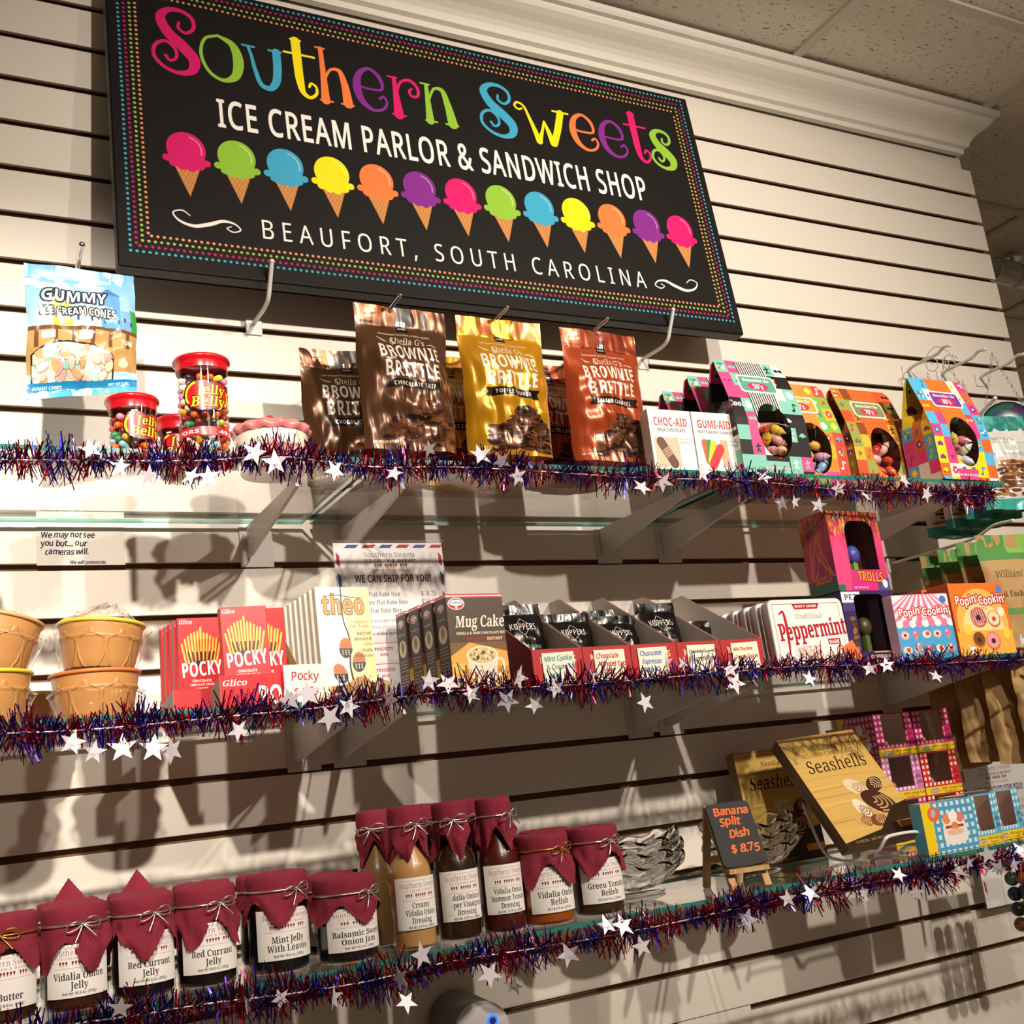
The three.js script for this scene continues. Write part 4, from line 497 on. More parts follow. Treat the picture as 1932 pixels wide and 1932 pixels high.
// ---- mug cake boxes
{
  const logo = (g, x, y, s) => { blob(g, x, y, 56 * s, 36 * s, '#fff'); blob(g, x, y, 51 * s, 32 * s, '#c4202c'); blob(g, x, y - 6 * s, 48 * s, 18 * s, '#fff'); text(g, 'Dr.Oetker', x, y - 6 * s, 21 * s, '#23357a', { cond: 0.9 }); blob(g, x, y + 20 * s, 8 * s, 9 * s, '#fff'); };
  const front = printed(440, 660, (g, w, h) => {
    fill(g, '#4a3424', 0, 0, w, h); fill(g, '#c23a40', 0, 0, w, 9); fill(g, '#f0e8e0', 0, 9, w, 8); fill(g, '#c23a40', 0, 17, w, 9); const r = rng(6);
    fill(g, '#7a5428', 0, 330, w, 330); g.fillStyle = '#e2a94a'; g.beginPath(); g.moveTo(0, 420); g.lineTo(150, 330); g.lineTo(440, 400); g.lineTo(440, 660); g.lineTo(0, 660); g.fill(); fill(g, '#e7bd5e', 0, 470, 160, 60); fill(g, '#c9893a', 300, 500, 140, 50);
    logo(g, 78, 66, 1.15); text(g, 'Mug Cake', 250, 190, 108, '#f4ecd8', { cond: 0.72, font: 'serif', skew: -0.18 }); text(g, 'VANILLA & DARK CHOCOLATE BITS', 250, 268, 25, '#e8dcc4', { cond: 0.94 }); fill(g, '#6e2c22', 130, 290, 310, 34); text(g, 'INSTANT', 350, 308, 30, '#f1d9a8', { cond: 0.95 });
    g.fillStyle = '#f3dfc9'; g.beginPath(); g.moveTo(120, 420); g.lineTo(360, 420); g.lineTo(322, 660); g.lineTo(160, 660); g.fill(); g.strokeStyle = '#f3dfc9'; g.lineWidth = 20; g.beginPath(); g.moveTo(355, 450); g.bezierCurveTo(420, 420, 420, 560, 335, 560); g.stroke(); blob(g, 240, 420, 122, 62, '#f6e8d4'); blob(g, 240, 420, 108, 54, '#d9c083'); for (let i = 0; i < 46; i++) { const a = r() * 6.3, q = Math.sqrt(r()); blob(g, 240 + Math.cos(a) * 95 * q, 418 + Math.sin(a) * 44 * q, 4 + r() * 8, 3 + r() * 5, r() < 0.5 ? '#4a3620' : '#efe0b8', r() * 3); }
    fill(g, '#ece2c8', 30, 560, 72, 44); fill(g, '#222', 36, 566, 40, 30); text(g, '60-85', 66, 624, 24, '#f3e7c8');
  }, 0.4);
  const side = printed(150, 660, (g, w, h) => { fill(g, '#33231a', 0, 0, w, h); fill(g, '#c23a40', 0, 0, w, 9); fill(g, '#f0e8e0', 0, 9, w, 8); fill(g, '#c23a40', 0, 17, w, 9); logo(g, 75, 84, 0.8); text(g, 'Ingredients', 75, 160, 17, '#d8c8a8', { skew: -0.2 }); blob(g, 75, 262, 56, 62, '#e4dcc0'); blob(g, 75, 250, 30, 46, '#b69a58'); blob(g, 75, 250, 16, 30, '#7d6a34'); const r = rng(9); for (let i = 0; i < 13; i++) { const y = 350 + i * 22 + Math.floor(i / 4) * 14; for (let x = 18; x < 120;) { const l = 6 + r() * 20; fill(g, '#cbbfa8', x, y, l, 5); x += l + 5; } } }, 0.45);
  const top = std(0xb8353c, 0.45), W = 0.0845, H = 0.1285, D = 0.033;
  ['front chocolate brown mug cake box with a picture of a mug', 'second chocolate brown mug cake box from the front', 'third chocolate brown mug cake box from the front', 'rearmost chocolate brown mug cake box'].forEach((l, i) => { const t = thing('cake_mix_box', l, 'cake mix box', [0.650 - i * 0.0035, SHELF[1], 0.293 - i * 0.0375], 0.03 - 0.02 * (i & 1), 'mug cake mix boxes'); part(carton(t, W, H, D, MATS6(front, side, top)), 'top_flap', bx(W * 0.9, 0.0006, D * 0.8, 0, H + 0.0004, 0), top); });
}
// ---- red trays of black candy pouches
{
  const red = std(0xa81c20, 0.6), liner = std(0xd2cac0, 0.75, 0, { side: THREE.DoubleSide }), W = 0.0775, D = 0.205, HF = 0.050, HB = 0.150;
  const tf = printed(320, 200, (g, w, h) => { fill(g, '#b01e22', 0, 0, w, h); text(g, 'KOPPERS', 160, 60, 52, '#efc79a', { cond: 1.05 }); }, 0.6);
  const bag = (title, c, sub) => printed(360, 420, (g, w, h) => { fill(g, '#100e0f', 0, 0, w, h); g.strokeStyle = '#d8d4cc'; g.lineWidth = 3; g.beginPath(); g.moveTo(180, 70); g.lineTo(244, 116); g.lineTo(180, 164); g.lineTo(116, 116); g.closePath(); g.stroke(); text(g, 'KOPPERS', 180, 117, 46, '#efebe2', { cond: 1.0, bold: false, sp: 3 }); text(g, 'CHOCOLATE', 180, 176, 15, '#a8a29a', { bold: false, sp: 4 }); sub.forEach((s, i) => text(g, s, 180, 218 + i * 36, i == sub.length - 1 ? 38 : 23, c, { bold: false, cond: 0.95 })); text(g, 'DARK CHOCOLATE COVERED', 180, 310, 14, '#b8b2a8', { bold: false }); text(g, 'NET WT 2 OZ', 180, 334, 14, '#b8b2a8', { bold: false }); }, 0.26, 0, { side: THREE.DoubleSide });
  const B = [bag('', '#8fb3a4', ['MINT COOKIES & CREAM', 'MALT BALLS']), bag('', '#c8c2b8', ['NATURAL CHOCOLATE', 'ALMOND TRIO']), bag('', '#b7b04a', ['CHOCOLATE', 'ESPRESSO MIX']), bag('', '#c98f78', ['CHOCOLATE COVERED', 'GUMMI BEARS']), bag('', '#b8b2a8', ['CHERRIES'])], blk = std(0x0e0d0e, 0.2, 0, { side: THREE.DoubleSide });
  const names = ['mint cookie malt ball', 'almond trio', 'espresso mix', 'gummi bear', 'milk chocolate cherry'], cards = [['#2a8a84', ['Mint Cookie', '& Cream Malt', 'Balls']], ['#b8262c', ['Chocolate', 'Almond Trio', '$ 2.95']], ['#2a55a8', ['Chocolate', 'Espresso', 'Mix  $2']], ['#2b2a38', ['Chocolate Covered', 'Gummi Bears', '']], ['#c03036', ['Milk Chocolate', 'Covered Cherries', '$ 2.95']]];
  const X0 = 0.767;
  for (let i = 0; i < 5; i++) {
    const x = X0 + i * 0.0792, t = thing('candy_tray', `red cardboard display tray for ${names[i]} pouches`, 'display tray', [x, SHELF[1] + 0.0003, 0.206], 0, 'red candy display trays');
    part(t, 'front_wall', T(bx(W, HF, 0.0014), 0, HF / 2, D / 2), MATS6(tf, red, liner, liner));
    for (const s of [-1, 1]) { const pr = [[-D / 2, 0], [D / 2, 0], [D / 2, HF], [-D / 2 + 0.03, HB], [-D / 2, HB]]; part(t, 'side_wall', poly(pr, 0.0006).rotateY(-Math.PI / 2).translate(s * (W / 2) + (s > 0 ? 0.0006 : 0.0), 0, 0), red); part(t, 'side_lining', poly(pr, 0.0004).rotateY(-Math.PI / 2).translate(s * (W / 2 - 0.0008) + 0.0002, 0, 0), liner, 'grey cardboard inside'); }
    part(t, 'back_wall', T(bx(W, HB, 0.001), 0, HB / 2, -D / 2), liner); part(t, 'floor_panel', bx(W, 0.0008, D, 0, 0.0006, 0), liner);
    const [cc, lines] = cards[i]; card('price_card', 0.050, 0.042, [x + [0, 0.002, -0.004, 0.002, 0.004][i], SHELF[1] + 0.003, 0.3108], [0, 0, [0.02, -0.01, 0.01, 0, 0.02][i]], (g, w, h) => { fill(g, '#efe6cf', 0, 0, w, h); lines.forEach((s, k) => hand(g, s, 18 + k * 14, 74 + k * 72, s.length > 12 ? 40 : 60, cc, 3, i * 3 + k + 2)); }, `cream card with ${['green', 'red', 'blue', 'black', 'red'][i]} handwriting on the ${names[i]} tray`);
    const spots = [[[-0.006, 0.012, 0.096], [0.008, -0.035, 0.092]], [[-0.004, 0.012, 0.080], [0.006, -0.04, 0.09]], [[0.0, 0.012, 0.074], [-0.006, -0.035, 0.092]], [[-0.004, 0.012, 0.092], [0.006, -0.03, 0.07]], [[-0.01, -0.01, 0.064]]][i];
    spots.forEach(([dx, dz, h], k) => { const p = thing('candy_pouch', `glossy black candy pouch ${k ? 'at the back of' : 'standing in'} the ${names[i]} tray`, 'candy pouch', [x + dx * 0.4, SHELF[1] + 0.0022, 0.206 + dz + 0.015], dx * 8, 'black candy pouches'); p.rotation.x = -0.15; pouch(p, 0.072, h + 0.032, 0.026, { front: B[i], back: blk, seed: i * 3 + k + 30, wr: 0.0014, sealTop: 0.12, sealBot: 0.06, foot: 0 }); });
  }
}
// ---- peppermint bark tins
{
  const tin = printed(640, 440, (g, w, h) => {
    fill(g, '#ece8e6', 0, 0, w, h); g.strokeStyle = '#8a2a30'; g.lineWidth = 3; g.strokeRect(30, 26, w - 60, h - 52); g.fillStyle = '#b01c28'; g.beginPath(); g.moveTo(200, 26); g.lineTo(440, 26); g.lineTo(420, 62); g.lineTo(220, 62); g.fill(); text(g, 'NANCY ADAMS', 320, 43, 24, '#fff', { sp: 2 }); text(g, 'Traditional', 330, 108, 44, '#8d8486', { font: 'serif', bold: false, skew: -0.3 });
    text(g, 'Peppermint', 345, 196, 150, '#b3202c', { font: 'serif', cond: 0.66, rot: -0.05, stroke: 4, sc: '#7a121c' }); brush(g, [[78, 90, 10], [110, 74, 16], [122, 130, 22], [118, 300, 18], [112, 360, 8]], '#b3202c'); fill(g, '#b3202c', 460, 262, 110, 38); text(g, 'BARK', 515, 282, 32, '#fff', { font: 'serif' });
    const r = rng(2); g.save(); g.translate(290, 350); g.rotate(-0.06); fill(g, '#e9cfc4', -110, -50, 210, 100); fill(g, '#3a2018', -60, 40, 170, 16); for (let i = 0; i < 90; i++) blob(g, -105 + r() * 200, -46 + r() * 90, 3 + r() * 5, 2 + r() * 4, ['#c98a80', '#f3e2d8', '#b8665c'][i % 3], r() * 3); g.restore();
    blob(g, 560, 350, 38, 44, '#b3202c'); blob(g, 560, 350, 30, 36, '#efeae6'); blob(g, 560, 350, 22, 27, '#c9868a'); blob(g, 560, 350, 15, 19, '#efeae6'); g.strokeRect(70, 372, 70, 40); text(g, 'NET WT 12 OZ', 105, 392, 12, '#666', {});
  }, 0.3, 0), body = phys(0xd6d3d2, 0.3, { metalness: 0.25 }), W = 0.152, H = 0.108, D = 0.021;
  const outline = (r) => { const s = new THREE.Shape(), w = W / 2, q = 0.012; s.moveTo(-w + q, 0); s.lineTo(w - q, 0); s.quadraticCurveTo(w, 0, w, q); s.lineTo(w, H - q); s.quadraticCurveTo(w, H, w - q, H); s.lineTo(-w + q, H); s.quadraticCurveTo(-w, H, -w, H - q); s.lineTo(-w, q); s.quadraticCurveTo(-w, 0, -w + q, 0); return s; };
  const g0 = new THREE.ExtrudeGeometry(outline(), { depth: D - 0.006, bevelEnabled: true, bevelSize: -0.0016, bevelThickness: 0.002, bevelSegments: 3, curveSegments: 8 }).translate(0, 0, -D / 2 + 0.003), lidG = new THREE.ExtrudeGeometry(outline(), { depth: 0.007, bevelEnabled: true, bevelSize: 0.0006, bevelOffset: 0, bevelThickness: 0.0018, bevelSegments: 4, curveSegments: 8 }).translate(0, 0, D / 2 - 0.010);
  const fg = new THREE.ShapeGeometry(outline(), 8); { const uv = fg.attributes.uv; for (let i = 0; i < uv.count; i++) uv.setXY(i, uv.getX(i) / W + 0.5, uv.getY(i) / H); }
  for (let i = 0; i < 6; i++) { const t = thing('candy_tin', i ? `white peppermint tin, ${['', 'second', 'third', 'fourth', 'fifth', 'sixth'][i]} from the front of its row` : 'front white tin with red peppermint lettering', 'tin', [1.231, SHELF[1] + 0.001, 0.292 - i * 0.0285], 0, 'white peppermint tins'); t.rotation.x = -0.03; part(t, 'body', g0, body); const ld = part(t, 'lid', lidG, body); const f = part(ld, 'lid_print', fg, tin); f.position.z = D / 2 - 0.0008; f.scale.set(0.985, 0.985, 1); f.position.y = 0.0008; }
}
// ---- dispenser boxes with windows
{
  const film = clear(0xffffff, 0.03), D = 0.062;
  const windowBox = (name, label, x, y, z, W, H, ry, front, side, win, inner, group) => {
    const t = thing(name, label, 'toy box', [x, y, z], ry, group); const s = new THREE.Shape([[-W / 2, 0], [W / 2, 0], [W / 2, H], [-W / 2, H]].map((p) => new THREE.Vector2(...p))), hole = new THREE.Path(win.map((p) => new THREE.Vector2(p[0] * W - W / 2, p[1] * H))); s.holes.push(hole);
    const fg = new THREE.ExtrudeGeometry(s, { depth: 0.0008, bevelEnabled: false }); { const uv = fg.attributes.uv, p = fg.attributes.position; for (let i = 0; i < uv.count; i++) uv.setXY(i, p.getX(i) / W + 0.5, p.getY(i) / H); }
    const fp = part(t, 'front_panel', fg.translate(0, 0, D / 2 - 0.0008), front); for (const k of [-1, 1]) part(t, 'side_panel', T(bx(0.0008, H, D - 0.001), k * (W / 2 - 0.0004), H / 2, -0.0005), side);
    part(t, 'top_panel', bx(W, 0.0008, D - 0.001, 0, H - 0.0004, -0.0005), side); part(t, 'bottom_panel', bx(W, 0.0008, D - 0.001, 0, 0.0004, -0.0005), inner); part(t, 'back_panel', T(bx(W, H, 0.0008), 0, H / 2, -D / 2), inner); part(fp, 'window_film', new THREE.ShapeGeometry(new THREE.Shape(win.map((p) => new THREE.Vector2((p[0] * W - W / 2) * 1.02, p[1] * H)))).translate(0, 0, D / 2 - 0.0011), film, 'clear plastic window'); return t;
  };
  const arch = (x0, x1, y0, y1, r) => { const a = [[x0, y0], [x1, y0]]; for (let i = 0; i <= 8; i++) a.push([x1 - (1 - Math.cos(i / 8 * 1.57)) * r - 0 * i, y1 - (1 - Math.sin(i / 8 * 1.57)) * r]); for (let i = 0; i <= 8; i++) a.push([x0 + r - Math.sin(i / 8 * 1.57) * r, y1 - (1 - Math.cos(i / 8 * 1.57)) * r]); return a; };
  const pez = (g, x, y, s, c, o) => text(g, 'PEZ', x, y, s, c, { cond: 1.1, stroke: s * 0.1, sc: o });
  const tf = printed(460, 520, (g, w, h) => { const gr = g.createLinearGradient(0, 0, 0, h); gr.addColorStop(0, '#d0702a'); gr.addColorStop(0.3, '#d8486a'); gr.addColorStop(1, '#c8327e'); g.fillStyle = gr; g.fillRect(0, 0, w, h); const r = rng(5); for (let i = 0; i < 60; i++) { g.strokeStyle = ['#e89a3a', '#e2587e', '#f0b04c', '#b8306a'][i & 3]; g.lineWidth = 5 + r() * 9; const x = r() * w; g.beginPath(); g.moveTo(x, 0); g.quadraticCurveTo(x + 20, 60, x + (r() - .5) * 60, 70 + r() * 90); g.stroke(); } pez(g, 90, 34, 50, '#2a2526', '#e8d9d2'); blob(g, 60, 380, 70, 190, '#e04a80'); blob(g, 330, 480, 150, 60, '#e02a86'); fill(g, '#4c4a86', 350, 440, 110, 80); fill(g, '#3c6a52', 0, 480, 60, 40); text(g, 'TROLLS', 300, 430, 88, '#f0a32c', { cond: 0.72, rot: 0.04, stroke: 12, sc: '#8a1c3c' }); blob(g, 420, 476, 22, 28, '#eee8e6'); text(g, 'NET WT 0.58 OZ', 200, 500, 17, '#f2c8d8'); }, 0.35);
  const ts = printed(280, 520, (g, w, h) => { const gr = g.createLinearGradient(0, 0, w, h); gr.addColorStop(0, '#b5612a'); gr.addColorStop(0.5, '#b0405a'); gr.addColorStop(1, '#4a2a5a'); g.fillStyle = gr; g.fillRect(0, 0, w, h); const r = rng(7); for (let i = 0; i < 20; i++) { g.strokeStyle = ['#c8743a', '#c2506a', '#963a5e'][i % 3]; g.lineWidth = 10; g.beginPath(); g.moveTo(r() * w, 0); g.quadraticCurveTo(r() * w, 200, r() * w, 420); g.stroke(); } pez(g, 110, 80, 54, '#30292a', '#d9c8c0'); fill(g, '#3d5a4a', 0, 440, w, 80); text(g, 'TROLLS', 150, 430, 64, '#e0802a', { cond: 0.75, rot: -0.05, stroke: 8, sc: '#6a1c34' }); }, 0.4);
  const inner = std(0x151017, 0.6), innerT = std(0x2a1a33, 0.6);
  const gf = printed(420, 480, (g, w, h) => { fill(g, '#3a2a5c', 0, 0, w, h); fill(g, '#4e3f7c', 0, 0, 150, 130); g.fillStyle = '#c8741f'; g.beginPath(); g.moveTo(300, 150); g.lineTo(420, 60); g.lineTo(420, 480); g.lineTo(300, 480); g.fill(); g.strokeStyle = '#e8a63a'; g.lineWidth = 8; g.beginPath(); g.moveTo(120, 300); g.lineTo(190, 400); g.lineTo(300, 400); g.lineTo(360, 320); g.lineTo(400, 160); g.stroke(); fill(g, '#e9e4ea', 0, 6, 150, 70); pez(g, 70, 42, 54, '#4a448a', '#fff'); fill(g, '#16121c', 130, 410, 230, 70); text(g, 'GUARDIANS', 230, 428, 32, '#d9d6e2', { cond: 0.9 }); text(g, 'GALAXY', 240, 460, 36, '#d9d6e2', { cond: 0.95 }); for (let i = 0; i < 6; i++) blob(g, 60, 180 + i * 40, 24, 14, ['#8a5a2a', '#5f3d24', '#a06a34'][i % 3], i); }, 0.35);
  const gs = std(0x33255a, 0.45), red = std(0xb2202c, 0.4);
  let t = windowBox('dispenser_box', 'purple and orange candy dispenser box with tall dark window', 1.372, SHELF[1] + 0.0002, 0.262, 0.120, 0.121, 0.04, gf, gs, arch(0.22, 0.80, 0.18, 0.95, 0.10), inner, 'candy dispenser boxes');
  t = windowBox('dispenser_box', 'pink and orange candy dispenser box stacked on top of the purple one', 1.370, SHELF[1] + 0.1214, 0.262, 0.122, 0.134, 0.06, tf, ts, arch(0.30, 0.86, 0.26, 0.88, 0.16), innerT, 'candy dispenser boxes');
  const stick = (x, y, c, top, label) => { const d = thing('candy_dispenser', label, 'candy dispenser', [x, y, 0.268], 0.3); part(d, 'stem', bx(0.013, 0.052, 0.010, 0, 0.026, 0, 0.002), std(c, 0.35)); part(d, 'feet', bx(0.020, 0.004, 0.016, 0, 0.002, 0, 0.001), std(c, 0.35)); part(d, 'cap', T(new THREE.SphereGeometry(0.013, 18, 12).scale(1.1, 1.25, 0.9), 0, 0.064, 0), std(top, 0.4)); };
  stick(1.378, SHELF[1] + 0.001, 0x5c6a34, 0x4d4028, 'green candy dispenser with plain brown top behind the dark window'); stick(1.382, SHELF[1] + 0.1225, 0x6fae3a, 0x4a4aa8, 'green candy dispenser with plain blue top in the pink box');
  card('price_tag', 0.031, 0.034, [1.290, SHELF[1] + 0.001, 0.329], [-0.1, 0, 0.45], (g, w, h) => { fill(g, '#ea7036', 0, 0, w, h); hand(g, '$4.25', 50, 220, 100, '#a8201c', 3, 8); }, 'orange price tag leaning on the purple dispenser box');
  // sweet making kits
  const sweet = (g, x, y, s, k) => { if (k % 3 == 0) { blob(g, x, y, s, s * 0.8, '#e8a0a8'); blob(g, x, y, s * .8, s * .55, '#f2c6c0'); blob(g, x, y, s * .3, s * .25, '#3a2218'); } else if (k % 3 == 1) { g.fillStyle = '#d99a52'; g.beginPath(); g.moveTo(x - s * .6, y); g.lineTo(x + s * .6, y); g.lineTo(x, y + s * 1.2); g.fill(); blob(g, x, y - s * .2, s * .7, s * .6, '#e06a9a'); blob(g, x - s * .2, y - s * .4, s * .2, s * .2, '#f8d0e0'); } else { blob(g, x, y, s, s * .7, '#f0dcc0'); blob(g, x + s * .2, y - s * .1, s * .45, s * .4, '#d8503c'); } };
  const pc = (g, x, y, s) => { let ux = x; for (const [i, ch] of [..."Popin'Cookin'"].entries()) { text(g, ch, ux, y + Math.sin(i * 1.1) * s * 0.1, s, '#fbf4f0', { stroke: s * 0.2, sc: '#c2242c', align: 'left' }); g.font = 'bold ' + s + 'px sans-serif'; ux += g.measureText(ch).width * 0.93; } };
  const k1 = printed(440, 400, (g, w, h) => { fill(g, '#f3e2ea', 0, 0, w, h); for (let i = 0; i < 9; i++) { g.fillStyle = '#e27aa2'; g.beginPath(); g.moveTo(w / 2 + (i - 4.5) * 26, 0); g.lineTo(w / 2 + (i - 4.5) * 26 + 13, 0); g.lineTo(w / 2 + (i - 4.2) * 92, 176); g.lineTo(w / 2 + (i - 4.7) * 92, 176); g.fill(); } fill(g, '#4aa3d8', 0, 190, w, 210); for (let i = 0; i < 9; i++) blob(g, 24 + i * 50, 178, 26, 24, i & 1 ? '#e27aa2' : '#f6eef0'); for (let i = 0; i < 10; i++) sweet(g, 50 + (i % 5) * 84, 246 + Math.floor(i / 5) * 92, 34, i); pc(g, 30, 104, 66); text(g, 'KASHI', 220, 150, 26, '#d85a8a'); blob(g, 396, 36, 26, 24, '#4a78b8'); }, 0.4);
  const k2 = printed(440, 400, (g, w, h) => { fill(g, '#e8762c', 0, 0, w, h); blob(g, 220, 220, 200, 190, '#f0b85a'); blob(g, 220, 250, 160, 140, '#f4d9a0'); fill(g, '#eab04a', 0, 260, w, 140); for (const [x, y, s, k] of [[190, 190, 62, 0], [310, 200, 52, 2], [160, 310, 50, 0], [270, 320, 56, 0]]) { blob(g, x, y, s, s * .9, '#c8763a'); blob(g, x, y - 4, s * .86, s * .74, k ? '#f0dcb8' : x < 180 ? '#7a4a26' : '#e89aa8'); blob(g, x, y, s * .3, s * .26, k ? '#d8402c' : '#4a2814'); } g.strokeStyle = '#4a2010'; g.lineWidth = 5; for (let i = 0; i < 6; i++) { g.beginPath(); g.moveTo(140 + i * 18, 150); g.lineTo(160 + i * 18, 220); g.stroke(); } blob(g, 90, 250, 26, 30, '#f4d44a'); blob(g, 390, 280, 26, 30, '#f4d44a'); pc(g, 30, 92, 66); text(g, 'DONUTS', 220, 140, 24, '#d8502c'); blob(g, 400, 36, 26, 24, '#5a86c0'); blob(g, 378, 160, 26, 26, '#f6ead0'); }, 0.4);
  const s1 = std(0xe8b8cc, 0.45), s2 = std(0xc8581c, 0.5);
  const kit = (x, z, W, H, m, s, label, D = 0.046, ry = 0.02) => { const q = thing('sweet_kit_box', label, 'candy kit', [x, SHELF[1], z], ry, 'sweet making kit boxes'); part(carton(q, W, H, D, MATS6(m, s, s)), 'top_flap', bx(W * 0.94, 0.0006, D * 0.7, 0, H + 0.0003, 0.004), s); };
  kit(1.462, 0.309, 0.122, 0.107, k1, s1, 'pink striped sweet kit box with blue sky print', 0.022, -0.06); kit(1.620, 0.281, 0.142, 0.127, k2, s2, 'orange doughnut kit box, front of its row'); kit(1.616, 0.228, 0.142, 0.127, k2, s2, 'orange doughnut kit box, second in its row'); kit(1.612, 0.176, 0.142, 0.127, k2, s2, 'orange doughnut kit box, third in its row');
}
// ================================================================ BOTTOM SHELF
// ---- preserve jars and dressing bottles with cloth caps
{
  const cloth = new THREE.MeshPhysicalMaterial({ roughness: 0.9, sheen: 0.4, sheenColor: new THREE.Color(0x803040), side: THREE.DoubleSide, map: tex(256, 256, (g, w, h) => { fill(g, '#861c33', 0, 0, w, h); const r = rng(12); for (let i = 0; i < 256; i += 2) { g.fillStyle = `rgba(${40 + r() * 30},6,14,.12)`; g.fillRect(i, 0, 1, h); g.fillRect(0, i, w, 1); } grain(g, w, h, 22); }) });
  const silver = std(0xd9d6d2, 0.25, 0.9), gold = std(0xc9a24a, 0.28, 0.9), glass = clear(0xffffff, 0.01);
  const capG = (rL, hL, skirt, seed) => { const seg = 120, rows = 26; return sheet(seg, rows, (u, v) => {
    const a = u * 6.2832, s = seed * 7.3, fold = Math.sin(a * 7 + seed) * 0.5 + Math.sin(a * 11 + seed * 2.1) * 0.3, corner = Math.pow(Math.abs(Math.cos(2 * a + seed * 0.8)), 1.6);
    if (v < 0.28) { const t = v / 0.28, rr = rL * t; return [rr * Math.cos(a), hL + 0.0012 * (1 - t * t) + noise3(Math.cos(a) * t * 2, Math.sin(a) * t * 2, s) * 0.0012, rr * Math.sin(a)]; }
    if (v < 0.5) { const t = (v - 0.28) / 0.22, rr = rL * (1 + 0.035 * Math.sin(t * 3.14) - 0.02 * t) + fold * 0.0007 * t; return [rr * Math.cos(a), hL * (1 - t) + 0.0004 * Math.sin(t * 3), rr * Math.sin(a)]; }
    const t = (v - 0.5) / 0.5, L = skirt * (0.42 + 0.80 * corner) + (v > 0.99 ? ((Math.round(u * seg) & 1) ? -0.0022 : 0.0) : 0), fl = rL * (0.98 + 0.13 * Math.pow(t, 0.7) * (0.8 + 0.3 * corner)) + fold * 0.0032 * t + noise3(Math.cos(a) * 1.6 + s, Math.sin(a) * 1.6, t) * 0.005 * t;
    return [fl * Math.cos(a), -L * t * (0.96 + 0.04 * fold) + noise3(a, s, t * 2) * 0.002 * t, fl * Math.sin(a)];
  }); };
  const bow = (parent, R, mat, name, turn) => { const b = part(parent, 'ribbon', new THREE.TorusGeometry(R, 0.0013, 6, 48).rotateX(Math.PI / 2), mat, name); const z = R + 0.002, k = new THREE.Group(), gs = [tube([[0, 0, z], [0.007, 0.006, z + 0.003], [0.016, 0.005, z], [0.018, -0.002, z - 0.002], [0.009, -0.003, z + 0.001], [0, 0, z]], 0.0008, 26, 5), tube([[0, 0, z], [-0.007, 0.003, z + 0.003], [-0.015, 0.0, z + 0.001], [-0.016, -0.006, z], [-0.008, -0.005, z + 0.002], [0, 0, z]], 0.0008, 26, 5), tube([[0, 0, z + 0.001], [0.006, -0.006, z + 0.004], [0.012, -0.013, z + 0.006]], 0.0008, 12, 5), tube([[0, 0, z + 0.001], [-0.004, -0.008, z + 0.004], [-0.009, -0.017, z + 0.006]], 0.0008, 12, 5), new THREE.SphereGeometry(0.0018, 8, 6).translate(0, 0, z + 0.001)]; const m = part(parent, 'bow', mergeGeometries(gs.map((g) => { const q = g.index ? g.toNonIndexed() : g; return q; })), mat); m.rotation.y = turn; };
  const labelTex = (lines, net, relish) => printed(640, 420, (g, w, h) => {
    fill(g, '#ece8e2', 0, 0, w, h); text(g, 'Southern Sweets', w / 2, 62, 62, '#a06068', { font: 'serif', bold: false, sp: 3, cond: 0.95 }); text(g, 'ICE CREAM & MARKET', w / 2, 108, 30, '#9a6a70', { bold: false, sp: 6 });
    g.strokeStyle = '#b87a80'; g.lineWidth = 3; for (const y of [26, 188]) { g.beginPath(); g.moveTo(90, y); g.lineTo(550, y); g.stroke(); }
    for (let i = 0; i < 13; i++) { if (i == 3 || i == 9) continue; const x = 152 + i * 28; blob(g, x, 142, 10, 11, '#7d1c2c'); g.fillStyle = '#7d1c2c'; g.beginPath(); g.moveTo(x - 6, 148); g.lineTo(x + 6, 148); g.lineTo(x, 172); g.fill(); }
    lines.forEach((s, i) => text(g, s, w / 2, (lines.length > 2 ? 226 : 252) + i * (lines.length > 2 ? 62 : 72), lines.length > 2 ? 64 : 76, '#1e1a1c', { font: 'serif', cond: 0.9 })); text(g, net, w / 2, lines.length > 2 ? 400 : 386, 30, '#2a2628', { bold: true, skew: -0.15 });
  }, 0.6, 0, { side: THREE.DoubleSide });
  const labelG = (R, y0, h, ang) => sheet(26, 2, (u, v) => { const a = (u - 0.5) * ang; return [R * Math.sin(a), y0 + v * h, R * Math.cos(a)]; });
  const jar = (x, z, R, H, fillC, lines, net, label, o = {}) => {
    const t = thing(o.bottle ? 'dressing_bottle' : 'preserve_jar', label, o.bottle ? 'bottle' : 'jar', [x, SHELF[2], z], o.ry ?? -0.25, o.bottle ? 'dressing bottles with cloth caps' : 'preserve jars with cloth caps'), lid = o.bottle ? 0.022 : 0.019, rl = o.bottle ? 0.0225 : R * 1.02;
    const prof = o.bottle ? [[0, 0.0005], [R * 0.94, 0.0005], [R, 0.004], [R, H * 0.50], [R * 0.92, H * 0.60], [R * 0.55, H * 0.70], [R * 0.46, H * 0.78], [R * 0.46, H - lid]] : [[0, 0.0005], [R * 0.93, 0.0005], [R, 0.005], [R, H * 0.66], [R * 0.93, H * 0.76], [R * 0.88, H - lid]];
    part(t, 'glass', lathe(prof, 44), glass); const lq = phys(fillC, 0.3); part(t, 'contents', lathe([...prof.slice(0, -1).map(([a, b]) => [Math.max(0, a - 0.0016), b + 0.0014]), [0, prof[prof.length - 2][1] + 0.001]], 44), lq);
    const hL = o.bottle ? H * 0.14 : H * 0.14, hh = o.bottle ? H * 0.36 : H * 0.50; if (lines) part(t, 'paper_label', labelG(R + 0.0006, hL, hh, o.bottle ? 2.4 : 2.2), labelTex(lines, net), 'white paper label');
